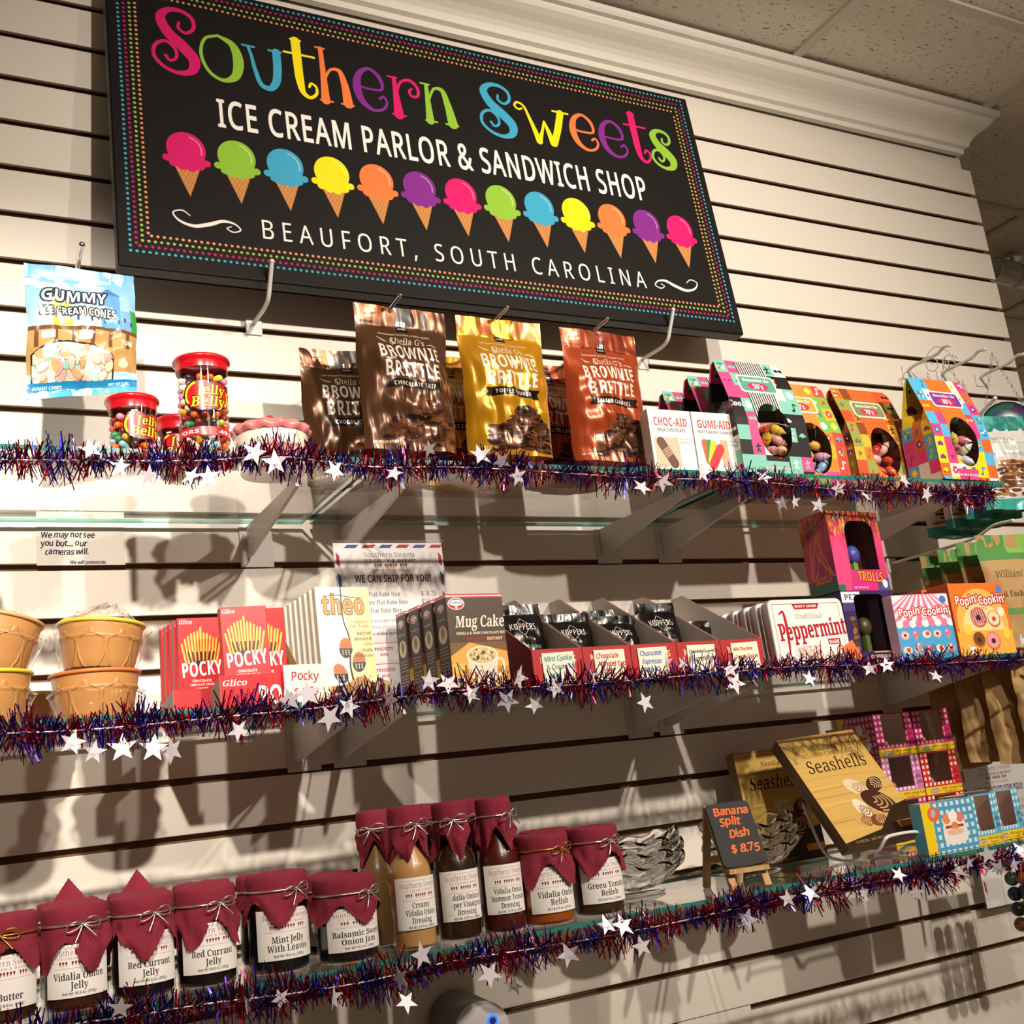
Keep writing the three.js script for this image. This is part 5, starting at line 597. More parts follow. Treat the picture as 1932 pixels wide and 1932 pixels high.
    part(t, 'lid', T(cyl(rl * 0.97, rl * 0.97, lid, 30), 0, H - lid / 2 - 0.0005, 0), std(0xb8a878, 0.4, 0.6));
    const c = part(t, 'cloth_cap', capG(rl, lid, o.skirt ?? 0.040, o.seed ?? 1), cloth, 'dark red pinked cloth cap'); c.position.y = H - lid + 0.0006;
    bow(c, rl * 1.03, o.gold ? gold : silver, o.gold ? 'gold ribbon' : 'silver ribbon', o.bow ?? 0.2);
    if (o.corner) part(c, 'cloth_corner', sheet(10, 12, (u, v) => { const w = 0.017 * (1 - v) * (1 + (Math.round(v * 12) & 1) * 0.08); return [(u - 0.5) * 2 * w, lid + 0.001 + v * 0.024, -rl * 0.35 + Math.cos((u - 0.5) * 3) * 0.006 * (1 - v) + v * 0.006]; }), cloth, 'upturned cloth corner');
    return t;
  };
  const dk = 0x16090a, Zf = 0.268, net = 'Net Wt 10.5 oz. (297g)';
  jar(0.0855, 0.268, 0.0325, 0.104, 0x3a1c0e, ['', 's Butter'], 'Net Wt 8.0 oz. (240g)', 'jar of nut butter cut by the left picture edge', { gold: true, seed: 2, skirt: 0.030, ry: 0.05, bow: -0.2 });
  jar(0.1555, 0.266, 0.0325, 0.104, 0x3a1a0c, ['Vidalia Onion', 'Jelly'], net, 'jar of onion jelly with a long cloth point over its label', { seed: 4.9, skirt: 0.043, bow: 0.1, ry: 0 });
  jar(0.2255, 0.265, 0.0325, 0.104, dk, ['Red Currant', 'Jelly'], net, 'jar of red currant jelly, left one of the two', { seed: 3.3, bow: 0.15, ry: 0.05 });
  jar(0.2935, 0.266, 0.0325, 0.104, dk, ['Red Currant', 'Jelly'], net, 'jar of red currant jelly, right one of the two', { seed: 6.1, skirt: 0.040, bow: 0.25, ry: 0.0 });
  jar(0.3755, 0.268, 0.034, 0.108, 0x0e1210, ['Mint Jelly', 'With Leaves'], net, 'jar of mint jelly with leaves', { seed: 7.2, skirt: 0.033, bow: 0.3, ry: 0.05 });
  jar(0.4515, 0.285, 0.0355, 0.094, 0x171214, ['Balsamic Sweet', 'Onion Jam'], 'Net Wt 11.5 oz. (326g)', 'squat jar of balsamic onion jam next to the pale dressing bottle', { seed: 8.4, skirt: 0.030, bow: 0.35, ry: 0.1 });
  // second row
  jar(0.160, 0.170, 0.0325, 0.104, dk, null, '', 'preserve jar behind the onion jelly with an upturned cloth corner', { corner: true, seed: 9.5, skirt: 0.024 });
  jar(0.236, 0.172, 0.0325, 0.104, dk, null, '', 'preserve jar behind the left red currant jelly with an upturned cloth corner', { corner: true, seed: 10.5, skirt: 0.024 });
  jar(0.310, 0.176, 0.0325, 0.104, dk, null, '', 'preserve jar behind the right red currant jelly', { seed: 11.5, skirt: 0.024 });
  jar(0.386, 0.176, 0.0325, 0.104, 0x0e1210, null, '', 'preserve jar behind the mint jelly', { seed: 12.5, skirt: 0.024 });
  jar(0.462, 0.192, 0.0325, 0.094, dk, ['Vidalia', 'Onion Jam'], '', 'squat preserve jar behind the balsamic onion jam', { seed: 13.5, skirt: 0.030 });
  const N = 'Net Wt. 5.0 fl oz. (148ml)';
  jar(0.5375, 0.284, 0.0265, 0.164, 0xb98d54, ['Creamy', 'Vidalia Onion', 'Dressing'], N, 'bottle of pale creamy onion dressing', { bottle: true, seed: 14.2, skirt: 0.040, bow: 0.1, ry: 0 });
  jar(0.6015, 0.274, 0.0275, 0.163, 0x2c1508, ['Vidalia Onion &', 'Pepper Vinaigrette', 'Dressing'], N, 'bottle of dark pepper vinaigrette with a small price sticker', { bottle: true, seed: 15.4, skirt: 0.042, bow: -0.3, ry: 0 });
  jar(0.6600, 0.280, 0.0270, 0.162, 0x4a1208, ['Vidalia Onion', 'Summer Tomato', 'Dressing'], N, 'bottle of red brown summer tomato dressing', { bottle: true, seed: 16.8, skirt: 0.040, bow: 0.5, ry: -0.05 });
  jar(0.5270, 0.200, 0.0265, 0.163, 0xa98454, null, '', 'pale dressing bottle behind the creamy onion dressing', { bottle: true, seed: 17.3, skirt: 0.040, bow: -0.3 });
  jar(0.5930, 0.195, 0.0265, 0.163, 0x2c1508, ['Vidalia Onion &', 'Pepper Vinaigrette', 'Dressing'], N, 'dark dressing bottle behind the pepper vinaigrette', { bottle: true, seed: 18.3, skirt: 0.040 });
  jar(0.6650, 0.200, 0.0265, 0.163, 0x4a1208, null, '', 'red brown dressing bottle behind the summer tomato dressing', { bottle: true, seed: 19.3, skirt: 0.040 });
  jar(0.7215, 0.284, 0.0345, 0.110, 0x9a4a0c, ['Vidalia Onion', 'Relish'], 'NET 8.0 fl oz. (237ml)', 'jar of amber onion relish with gold ribbon', { seed: 20.9, gold: true, skirt: 0.040, bow: 0.25, ry: 0.0 });
  jar(0.8010, 0.280, 0.0345, 0.110, 0x3a2a0c, ['Green Tomato', 'Relish'], 'NET 8.0 fl oz. (236ml)', 'jar of green tomato relish, rightmost of the jars', { seed: 22.1, skirt: 0.036, bow: 0.2, ry: -0.05 });
  jar(0.7800, 0.190, 0.0345, 0.110, 0x3a2a0c, ['Green Tomato', 'Relish'], '', 'relish jar behind the green tomato relish', { seed: 23.1, skirt: 0.024 });
  const st = part(scene, 'price_sticker', labelG(0.0284, 0.030, 0.024, 0.4), std(0xe4e0d6, 0.6)); st.name = numbered('price_sticker'); tag(st, 'small white price sticker on the pepper vinaigrette bottle', 'sticker'); st.position.set(0.6015, SHELF[2], 0.274); st.rotation.y = -0.85;
}
// ---- pressed glass banana split dishes
{
  const gl = new THREE.MeshPhysicalMaterial({ color: 0xffffff, roughness: 0.02, transmission: 1, thickness: 0.004, ior: 1.5 });
  const dishG = (L, Wd, H) => sheet(120, 48, (u, v2) => { const a = -u * 6.2832, out = v2 <= 0.5, v = out ? v2 * 2 : 2 - v2 * 2, sc = out ? Math.abs(Math.sin(a * 7 + (Math.floor(v * 3) & 1) * 1.57)) * Math.abs(Math.sin(v * 9.42)) : 0, k = Math.pow(v, 0.55), th = out ? 0 : 0.0035, bulge = 1 + 0.07 * sc; return [(L / 2 - th) * k * Math.cos(a) * bulge, H * Math.pow(v, 1.5) + (out ? 0 : 0.0035 * (1 - v)) + (v > 0.95 ? 0.003 * Math.sin(a * 10) : 0) + H * 0.3 * v * Math.pow(Math.abs(Math.cos(a)), 3), (Wd / 2 - th) * k * Math.sin(a) * bulge]; });
  const g0 = dishG(0.182, 0.112, 0.036), base = lathe([[0, 0.0], [0.030, 0.0], [0.032, 0.003], [0.026, 0.006], [0, 0.006]], 36).scale(1.6, 1, 0.9);
  const stack = (x, z, ry, n, side) => { for (let i = 0; i < n; i++) { const t = thing('glass_dish', `clear pressed glass dessert dish, ${['bottom one', 'middle one', 'topmost'][i]} of the stack ${side} the chalkboard`, 'glass dish', [x + Math.sin(i * 2) * 0.003, SHELF[2] + 0.0002 + i * 0.017, z], ry + i * 0.04, 'stacked glass dessert dishes'); const b = part(t, 'bowl', g0, gl); b.position.y = 0.0068; if (!i) part(t, 'foot', base, gl); } };
  stack(0.934, 0.165, 0.05, 3, 'left of'); stack(1.155, 0.168, 0.10, 3, 'right of');
}
// ---- little chalkboard easel
{
  const wood = new THREE.MeshStandardMaterial({ roughness: 0.7, map: tex(64, 256, (g, w, h) => { fill(g, '#c9a877', 0, 0, w, h); const r = rng(2); for (let i = 0; i < 40; i++) { g.strokeStyle = `rgba(140,100,55,${0.1 + r() * 0.25})`; g.lineWidth = 1 + r() * 2; const x = r() * w; g.beginPath(); g.moveTo(x, 0); g.bezierCurveTo(x + 4, 80, x - 4, 160, x + 2, h); g.stroke(); } grain(g, w, h, 14); }) });
  const t = thing('chalkboard_easel', 'small wooden easel with black chalkboard and orange handwriting', 'easel', [1.040, SHELF[2] + 0.0004, 0.262], -0.22);
  const leg = bx(0.011, 0.122, 0.007, 0, 0.061, 0, 0.0012);
  for (const s of [-1, 1]) { const f = part(t, 'front_leg', leg, wood); f.position.set(s * 0.026, 0, 0.052); f.rotation.x = -0.42; const b = part(t, 'rear_leg', leg, wood); b.position.set(s * 0.026, 0, -0.040); b.rotation.x = 0.36; }
  part(t, 'rung', bx(0.05, 0.010, 0.005, 0, 0.038, -0.026), wood); part(t, 'rung', bx(0.05, 0.010, 0.005, 0, 0.036, 0.030), wood); part(t, 'ledge', bx(0.062, 0.006, 0.012, 0, 0.025, 0.050), wood);
  const sh = new THREE.Shape(), w = 0.034, h = 0.092; sh.moveTo(-w + 0.004, 0); const wob = [[-w + 0.004, 0], [0, -0.0015], [w - 0.003, 0.001], [w, 0.005], [w - 0.001, 0.05], [w, h - 0.005], [w - 0.004, h], [0.006, h + 0.001], [-w + 0.003, h - 0.001], [-w, h - 0.004], [-w + 0.001, 0.05], [-w, 0.004]]; wob.forEach((p, i) => i ? sh.lineTo(...p) : sh.moveTo(...p));
  const bg = new THREE.ExtrudeGeometry(sh, { depth: 0.003, bevelEnabled: true, bevelSize: 0.0005, bevelThickness: 0.0005, bevelSegments: 1 }); { const uv = bg.attributes.uv, p = bg.attributes.position; for (let i = 0; i < uv.count; i++) uv.setXY(i, p.getX(i) / 0.070 + 0.5, p.getY(i) / 0.094); }
  const slate = printed(400, 620, (g, W, H) => { fill(g, '#262424', 0, 0, W, H); const r = rng(7); for (let i = 0; i < 200; i++) blob(g, r() * W, r() * H, 10 + r() * 30, 2 + r() * 4, 'rgba(90,86,84,.06)', r() * 3); [['Banana', 56, 130], ['Split', 84, 230], ['Dish', 130, 350], ['$ 8.75', 110, 500]].forEach(([s, x, y], i) => hand(g, s, x, y, 104, '#ee6a26', 7, i + 3)); }, 0.75);
  const b = part(t, 'chalkboard', bg, slate); b.position.set(0, 0.030, 0.0455); b.rotation.x = -0.40;
}
// ---- golden chocolate boxes, one on a wire stand
{
  const art = printed(600, 760, (g, w, h) => {
    fill(g, '#d9b262', 0, 0, w, h); const r = rng(14); for (let i = 0; i < 40; i++) { g.strokeStyle = ['rgba(226,184,90,.35)', 'rgba(150,104,36,.22)', 'rgba(240,208,130,.3)'][i % 3]; g.lineWidth = 3 + r() * 10; const y = r() * h; g.beginPath(); g.moveTo(0, y); g.bezierCurveTo(200, y - 40 + r() * 60, 400, y + 40 - r() * 60, w, y + (r() - .5) * 50); g.stroke(); }
    text(g, 'Nautilus', 300, 96, 46, '#3a2a16', { font: 'serif', bold: false, skew: -0.2 }); text(g, 'BELGIAN CHOCOLATE', 300, 142, 38, '#5a431e', { font: 'serif', bold: false }); text(g, 'Seashells', 310, 222, 120, '#241a10', { font: 'serif', bold: false, skew: -0.3, cond: 0.88 }); brush(g, [[330, 180, 3], [380, 60, 4], [440, 20, 4], [450, 70, 4], [380, 190, 3]], '#241a10'); brush(g, [[470, 180, 3], [520, 70, 4], [570, 40, 4], [560, 100, 4], [500, 200, 3]], '#241a10');
    const shell = (x, y, s, a, c1, c2) => { g.save(); g.translate(x, y); g.rotate(a); blob(g, 0, 0, s, s * 0.62, c1); for (let i = 0; i < 5; i++) { g.strokeStyle = c2; g.lineWidth = s * 0.09; g.beginPath(); g.ellipse(-s * 0.5, 0, s * (0.35 + i * 0.28), s * (0.2 + i * 0.13), 0, -1, 1); g.stroke(); } g.restore(); };
    shell(330, 400, 84, 0.6, '#e9d6b8', '#b98a5a'); shell(470, 400, 74, -0.5, '#4a2818', '#d9bf98'); shell(420, 520, 120, 0.55, '#4a2616', '#c9a070'); shell(270, 540, 70, 1.2, '#f0e2c8', '#8a5a34'); shell(220, 620, 60, 0.1, '#d9a868', '#7a4826'); shell(330, 630, 64, -0.2, '#7a4828', '#e0bc8c');
    g.fillStyle = '#30200f'; g.beginPath(); g.moveTo(0, 760); g.lineTo(0, 730); g.lineTo(300, 690); g.lineTo(480, 560); g.lineTo(600, 540); g.lineTo(600, 760); g.fill(); fill(g, '#d08a34', 440, 660, 160, 44); text(g, '12 PIECES - NET WT 6.2 OZ', 200, 738, 22, '#c8a868', { bold: false });
  }, 0.32, 0.15), side = std(0x6a4c22, 0.4, 0.1);
  const W = 0.168, H = 0.206, D = 0.022;
  const b1 = thing('chocolate_box', 'gold chocolate assortment box tilted back on a white wire stand', 'chocolate box', [1.338, SHELF[2] + 0.030, 0.276], -0.02, 'gold chocolate boxes'); b1.rotation.x = -0.60; b1.rotation.z = 0.03; part(b1, 'base_tray', T(bx(W, H, D * 0.5), 0, H / 2, -D * 0.75), side); part(b1, 'lid', T(new RoundedBoxGeometry(W + 0.002, H + 0.002, D * 0.55, 2, 0.001), 0, H / 2, -D * 0.275), MATS6(art, side, side));
  const b2 = thing('chocolate_box', 'gold chocolate assortment box standing behind the tilted one', 'chocolate box', [1.298, SHELF[2] + 0.0006, 0.094], 0.0, 'gold chocolate boxes'); b2.rotation.x = -0.10; part(b2, 'base_tray', T(bx(W - 0.016, H - 0.02, D * 0.5), 0, (H - 0.02) / 2, -D * 0.75), side); part(b2, 'lid', T(new RoundedBoxGeometry(W - 0.014, H - 0.018, D * 0.55, 2, 0.001), 0, (H - 0.02) / 2, -D * 0.275), MATS6(art, side, side));
  const t = thing('wire_stand', 'white coated wire display stand under the tilted gold box', 'display stand', [1.338, SHELF[2] + 0.0031, 0.268]); const wm = std(0xe2dfda, 0.35);
  part(t, 'front_lip', tube([[-0.042, 0.001, -0.02], [-0.04, 0.012, 0.004], [-0.040, 0.014, 0.022], [-0.036, 0.030, 0.036], [-0.030, 0.033, 0.037], [0.030, 0.033, 0.037], [0.036, 0.030, 0.036], [0.040, 0.014, 0.022], [0.04, 0.012, 0.004], [0.042, 0.001, -0.02]], 0.0026, 80, 8), wm);
  for (const s of [-1, 1]) part(t, 'back_prop', tube([[s * 0.042, 0.0, 0.0], [s * 0.042, 0.0, -0.06], [s * 0.042, 0.01, -0.092], [s * 0.042, 0.09, -0.126]], 0.0026, 40, 8), wm);
}
// ---- candy cake boxes
{
  const film = clear(0xffffff, 0.03), check = (c, c2) => (g, w, h) => { fill(g, c, 0, 0, w, h); g.fillStyle = c2; const s = w / 9; for (let y = 0; y < h / s; y++) for (let x = 0; x < 9; x++) g.fillRect(x * s + s * .2, y * s + s * .2, s * .55, s * .55); };
  const mats = {}; for (const [k, c, c2] of [['pink', '#c2286e', '#f0c8d4'], ['red', '#c4262c', '#f3d8c8'], ['lilac', '#c878a8', '#f2dcea'], ['blue', '#58a8c4', '#dcecf0']]) mats[k] = [printed(200, 160, (g, w, h) => { check(c, c2)(g, w, h); fill(g, c, w - 36, h * .42, 36, h * .4); text(g, 'NO.', w - 18, h * .52, 16, '#3a1020'); text(g, '259', w - 18, h * .66, 16, '#3a1020'); fill(g, '#e8c81f', 0, h * .84, w, h * .16); }, 0.45), c];
  const strip = printed(320, 70, (g, w, h) => { fill(g, '#e6c41c', 0, 0, w, h); blob(g, 80, 38, 44, 22, '#9a9580'); text(g, 'raindrops', 80, 38, 18, '#d9d3b0', { rot: -0.06 }); hand(g, 'Mini candy Cake', 140, 36, 30, '#7a4a1c', 1, 3); hand(g, 'for sweet tea', 160, 62, 20, '#7a4a1c', 1, 4); }, 0.5);
  const pic = (c, c2) => printed(420, 300, (g, w, h) => { check(c, c2)(g, w, h); fill(g, '#e8c81f', 0, 0, 70, h); g.fillStyle = '#e8c81f'; for (let i = 0; i < 12; i++) { g.beginPath(); g.arc(70, 12 + i * 25, 12, 0, 7); g.fill(); } blob(g, 92, 70, 46, 46, '#dd6a34'); blob(g, 92, 66, 18, 24, '#a8b4cc', 0.5); g.fillStyle = '#e6e2dc'; g.beginPath(); g.moveTo(160, 120); g.bezierCurveTo(130, 260, 150, 262, 250, 264); g.bezierCurveTo(350, 262, 360, 240, 330, 120); g.fill(); blob(g, 190, 110, 32, 30, '#e08a4a'); blob(g, 300, 108, 32, 30, '#dd7a6a'); blob(g, 245, 96, 36, 32, '#efece8'); fill(g, '#b03a34', 170, 150, 150, 16); blob(g, 248, 158, 28, 26, '#e0823a'); blob(g, 245, 190, 70, 20, '#e0b8a0'); }, 0.45);
  const picPink = pic('#b0356a', '#e8b8c8'), picBlue = pic('#4f98ba', '#cfe2ea'), inner = std(0xcdb3a6, 0.7), edge = (c) => std(c, 0.5);
  const box = (x, y, z, k, W, H, D, ry, label, sidePic, cake) => {
    const t = thing('candy_cake_box', label, 'candy box', [x, y, z], ry, 'small candy cake boxes'), sH = H * 0.17, s = new THREE.Shape([[-W / 2, 0], [W / 2, 0], [W / 2, H], [-W / 2, H]].map((p) => new THREE.Vector2(...p))); s.holes.push(new THREE.Path([[-W * .30, H * .27], [W * .27, H * .27], [W * .27, H * .97], [-W * .30, H * .97]].map((p) => new THREE.Vector2(...p))));
    const fg = new THREE.ExtrudeGeometry(s, { depth: 0.0007, bevelEnabled: false }); { const uv = fg.attributes.uv, p = fg.attributes.position; for (let i = 0; i < uv.count; i++) uv.setXY(i, p.getX(i) / W + 0.5, p.getY(i) / H); }
    const fp = part(t, 'front_panel', fg.translate(0, 0, D / 2 - 0.0007), mats[k][0]); part(fp, 'yellow_strip', T(bx(W, sH, 0.0004), 0, sH / 2, D / 2 + 0.0002), strip, 'yellow label strip');
    part(t, 'side_panel', T(bx(0.0007, H, D - 0.001), -W / 2 + 0.0004, H / 2, 0), [inner, sidePic, edge(mats[k][1]), edge(mats[k][1]), edge(mats[k][1]), edge(mats[k][1])]); part(t, 'side_panel', T(bx(0.0007, H, D - 0.001), W / 2 - 0.0004, H / 2, 0), [edge(mats[k][1]), inner, inner, inner, edge(mats[k][1]), inner]);
    part(t, 'back_panel', T(bx(W, H, 0.0007), 0, H / 2, -D / 2), inner); part(t, 'bottom_panel', bx(W, 0.0007, D - 0.001, 0, 0.0004, 0), inner); part(fp, 'window_film', bx(W * 0.6, H * 0.72, 0.0003, -W * 0.012, H * 0.62, D / 2 - 0.0012), film); part(t, 'top_film', bx(W * 0.94, 0.0003, D * 0.94, 0, H - 0.0003, 0), film);
    if (cake) { const c = thing('candy_cake', `tiny pink candy cake inside ${cake}`, 'candy', [x - W * 0.01, y + 0.001, z], 0.3, 'candy cakes in boxes'); const r = W * 0.2; part(c, 'cake', lathe([[0, 0], [r, 0], [r * 1.02, H * 0.3], [r * 0.9, H * 0.36], [0, H * 0.38]], 24), phys(0xd88a94, 0.4)); part(c, 'icing', lathe([[0, H * 0.38], [r * 0.5, H * 0.38], [r * 0.35, H * 0.48], [0, H * 0.55]], 18), phys(0xe6d8d0, 0.4)); part(c, 'topping', T(new THREE.SphereGeometry(r * 0.22, 10, 8), 0, H * 0.58, 0), phys(0x8ab0a8, 0.4)); }
  };
  const zc = 0.075, y0 = SHELF[2], h = 0.0752, w = 0.0935, d = 0.09;
  box(1.555, y0 + 2 * h, zc, 'pink', w, h - 0.0005, d, 0, 'pink checked candy cake box, top left of the stack', picPink, 'the top left pink box'); box(1.651, y0 + 2 * h, zc, 'pink', w, h - 0.0005, d, 0, 'pink checked candy cake box, top right of the stack', picPink, 'the top right pink box');
  box(1.555, y0 + h, zc, 'lilac', w, h - 0.0005, d, 0, 'lilac checked candy cake box below the left pink one', picPink, 'the lilac box'); box(1.651, y0 + h, zc, 'red', w, h - 0.0005, d, 0, 'red checked candy cake box below the right pink one', picPink, 'the red box');
  box(1.555, y0 + 0.0003, zc, 'pink', w, h - 0.0008, d, 0, 'pink checked candy cake box at the bottom left of the stack', picPink); box(1.651, y0 + 0.0003, zc, 'red', w, h - 0.0008, d, 0, 'red checked candy cake box at the bottom right of the stack', picPink);
  const ob = (x, z, W, D, H, ry, m, lab) => { const t = thing('candy_cake_box', lab, 'candy box', [x, y0 + 0.0003, z], ry, 'small candy cake boxes'); return t; };
  { const t = ob(1.4275, 0.308, 0, 0, 0, 0.0, 0, 'light blue checked candy cake box showing a cake picture'); const e = edge('#58a8c4'); part(t, 'picture_panel', T(bx(0.113, 0.0765, 0.0008), 0, 0.03825, 0.011), [e, e, e, e, picBlue, e]); for (const s of [-1, 1]) part(t, 'side_panel', T(bx(0.0008, 0.0765, 0.021), s * 0.0561, 0.03825, 0), e); part(t, 'back_panel', T(bx(0.113, 0.0765, 0.0008), 0, 0.03825, -0.011), e); part(t, 'bottom_panel', bx(0.113, 0.0008, 0.021, 0, 0.0004, 0), inner); part(t, 'top_film', bx(0.111, 0.0003, 0.02, 0, 0.0762, 0), film); }
  box(1.5165, y0 + 0.0003, 0.283, 'blue', 0.062, 0.0775, 0.06, 0.0, 'light blue candy cake box with window beside the cake picture', picBlue, 'the left blue window box'); box(1.585, y0 + 0.0003, 0.270, 'blue', 0.064, 0.0785, 0.06, 0.0, 'light blue candy cake box with window at the right picture edge', picBlue, 'the right blue window box');
}
// ================================================================ LOWER WALL AND RIGHT END
{
  const note = (lines, small) => (g, w, h) => { fill(g, '#dcd6cc', 0, 0, w, h); lines.forEach((s, i) => hand(g, s, 24 + (i == 2 ? 22 : 0), 168 + i * 54, 50, '#1c1c3c', 3, i + 2)); hand(g, small, 190, h - 8, 30, '#1c1c3c', 2, 9); };
  const paper = (x0, x1, y0, y1, label) => { const w = x1 - x0, h = y1 - y0, m = printed(520, Math.round(520 * h / w), note(['We may not see', 'you but... our', 'cameras will.'], 'We will prosecute.'), 0.8), p = solo('paper_notice', bx(w, h, 0.0004), MATS6(m, M.white, M.white), label, 'notice'); p.position.set((x0 + x1) / 2, (y0 + y1) / 2, 0.0006); };
  paper(0.146, 0.262, 1.888, 1.965, 'white handwritten notice taped to the wall under the top shelf'); paper(1.085, 1.235, 1.030, 1.128, 'white handwritten notice low on the wall at the bottom picture edge');
  // small security camera
  const t = thing('security_camera', 'grey cylindrical camera with glowing blue ring below the bottom shelf', 'camera', [0.700, 1.207, 0.0]); const gm = std(0xc8c2bc, 0.45), dk = std(0x6a625c, 0.6);
  const ax = T(cyl(0.039, 0.041, 0.12, 40).rotateX(Math.PI / 2), 0, 0, 0.07), b = part(t, 'body', ax, dk); const f = part(t, 'face', lathe([[0, 0.0060], [0.020, 0.0056], [0.032, 0.004], [0.0375, 0.001], [0.0395, -0.004], [0.039, -0.010]], 44).rotateX(Math.PI / 2).translate(0, 0, 0.135), gm);
  part(f, 'led_ring', new THREE.TorusGeometry(0.0062, 0.0013, 10, 36).translate(0.012, 0.014, 0.1412), new THREE.MeshStandardMaterial({ color: 0x0a2040, emissive: 0x1060ff, emissiveIntensity: 3.2 }), 'glowing blue ring'); part(f, 'lens', T(cyl(0.0045, 0.0045, 0.002, 20).rotateX(Math.PI / 2), 0.012, 0.014, 0.1408), std(0x3a2f6a, 0.2)); part(t, 'mount', bx(0.05, 0.06, 0.012, 0, -0.01, 0.0075, 0.002), dk);
  const pl = new THREE.PointLight(0x1060ff, 0.0004); pl.name = 'ring_glow'; pl.position.set(0.012, 0.014, 0.150); t.add(pl); t.rotation.y = -0.12;
  const h = thing('acrylic_holder', 'empty clear acrylic sign holder on the wall beside the camera', 'sign holder', [0.865, 1.15, 0]); part(h, 'front_panel', bx(0.15, 0.11, 0.002, 0, 0.0, 0.012), clear(0xffffff, 0.05)); part(h, 'back_panel', bx(0.15, 0.12, 0.002, 0, 0.0, 0.003), clear(0xffffff, 0.05)); part(h, 'bottom_lip', bx(0.15, 0.002, 0.011, 0, -0.056, 0.0075), clear(0xffffff, 0.05));
}
shipLeaflet([1.90, 1.195, 0.03], 0.0, 0.0, 'clear acrylic holder with airmail bordered shipping leaflet at the right picture edge', 0.205, 0.280);
{
  // teal nut bags on a long hook
  const teal = printed(420, 620, (g, w, h) => { fill(g, '#d9d6d0', 0, 0, w, h); fill(g, '#3fa79c', 0, 0, w, 90); fill(g, '#3fa79c', 0, 560, w, 60); text(g, 'HAMMOND\'S', 150, 165, 34, '#5a5650', { font: 'serif', sp: 5, bold: false }); g.strokeStyle = '#6a6660'; g.lineWidth = 2; g.beginPath(); g.moveTo(40, 190); g.lineTo(360, 190); g.stroke(); text(g, 'NUT CRUNCH', 190, 226, 46, '#8fc2c4', { cond: 0.9, bold: false }); text(g, 'Walnut & Coconut Brittle', 200, 268, 24, '#6a6660', { bold: false }); const r = rng(9); for (let row = 0; row < 9; row++) for (let i = 0; i < 12; i++) blob(g, 200 + (r() - .5) * 300 * (0.6 + row * 0.05), 320 + row * 26 + r() * 8, 26 + r() * 14, 8 + r() * 5, ['#8a5a34', '#6f4426', '#a9764a', '#4a2c18'][Math.floor(r() * 4)], (r() - .5) * 0.5); }, 0.3, 0.1, { side: THREE.DoubleSide });
  const back = std(0x2e8078, 0.3, 0.1, { side: THREE.DoubleSide });
  ['front teal topped nut brittle bag at the right edge', 'second teal topped nut brittle bag in the row', 'third teal topped nut brittle bag in the row', 'fourth teal topped nut brittle bag in the row'].forEach((l, i) => { const t = thing('nut_bag', l, 'snack bag', [1.818 + i * 0.006, 1.918 - i * 0.004, 0.268 - i * 0.052], -0.15, 'teal nut bags'); pouch(t, 0.135, 0.185, 0.04, { front: teal, back, seed: 60 + i, wr: 0.0035, sealTop: 0.16, gusset: 0.7 }); });
  // kraft bags with a green top
  const kb = (green) => printed(420, 640, (g, w, h) => { fill(g, '#b4915f', 0, 0, w, h); const r = rng(17); for (let i = 0; i < 300; i++) { g.strokeStyle = `rgba(90,64,34,${r() * 0.12})`; g.lineWidth = 1; const x = r() * w, y = r() * h; g.beginPath(); g.moveTo(x, y); g.lineTo(x + 14 * r(), y + 3); g.stroke(); } fill(g, green ? '#4f8a45' : '#b4915f', 0, 0, w, 150); if (green) { fill(g, '#7fb04a', 240, 0, 180, 110); text(g, 'William\'s', 180, 235, 56, '#3a2a16', { font: 'serif', bold: false, skew: -0.25 }); text(g, 'Old Fashioned', 200, 350, 46, '#33261a', { font: 'serif', bold: true }); fill(g, '#63944a', 0, 430, w, 36); } grain(g, w, h, 20); }, 0.8, 0, { side: THREE.DoubleSide });
  const kg = kb(true), kp = kb(false), win = clear(0xffffff, 0.05);
  ['front kraft bag with green top beside the doughnut kits', 'second green topped kraft bag, behind the front one', 'third green topped kraft bag, deep in the row', 'rearmost green topped kraft bag in shadow'].forEach((l, i) => { const t = thing('kraft_bag', l, 'snack bag', [1.748 + i * 0.012, 1.662, 0.275 - i * 0.055], -0.1, 'green topped kraft bags'); pouch(t, 0.118, 0.205, 0.034, { front: kg, back: kraft, seed: 70 + i, wr: 0.002, sealTop: 0.12, gusset: 0.6 }); });
  { const t = thing('window_bag', 'green bag with clear oval window at the right picture edge', 'snack bag', [1.888, 1.675, 0.285], -0.1); const gg = printed(300, 400, (g, w, h) => { fill(g, '#6f9f4a', 0, 0, w, h); fill(g, '#a8b88a', 0, 60, w, 60); fill(g, '#3f7a4a', 0, 260, w, 60); fill(g, '#5fa79a', 0, 320, w, 80); blob(g, 110, 200, 74, 120, '#c2b49a', 0.3); blob(g, 105, 160, 40, 30, '#a05a68'); blob(g, 120, 250, 44, 40, '#d8cbb4'); }, 0.35, 0, { side: THREE.DoubleSide }); pouch(t, 0.125, 0.23, 0.04, { front: gg, back: kraft, seed: 81, wr: 0.002, sealTop: 0.1, gusset: 0.6 }); }
  ['crumpled kraft paper bag hanging below the middle shelf, leftmost', 'crumpled kraft paper bag hanging below the middle shelf, second', 'crumpled kraft paper bag hanging below the middle shelf, third', 'crumpled kraft paper bag hanging below the middle shelf, fourth', 'crumpled kraft paper bag hanging below the middle shelf, rightmost'].forEach((l, i) => { const t = thing('paper_bag', l, 'paper bag', [1.775 + i * 0.012, 1.462 + (i & 1) * 0.008, 0.075 + i * 0.056], -0.35 - 0.04 * i, 'hanging kraft paper bags'); pouch(t, 0.100, 0.178, 0.034, { front: kp, back: kraft, seed: 90 + i, wr: 0.0045, sealTop: 0.2, gusset: 0.8 }); });
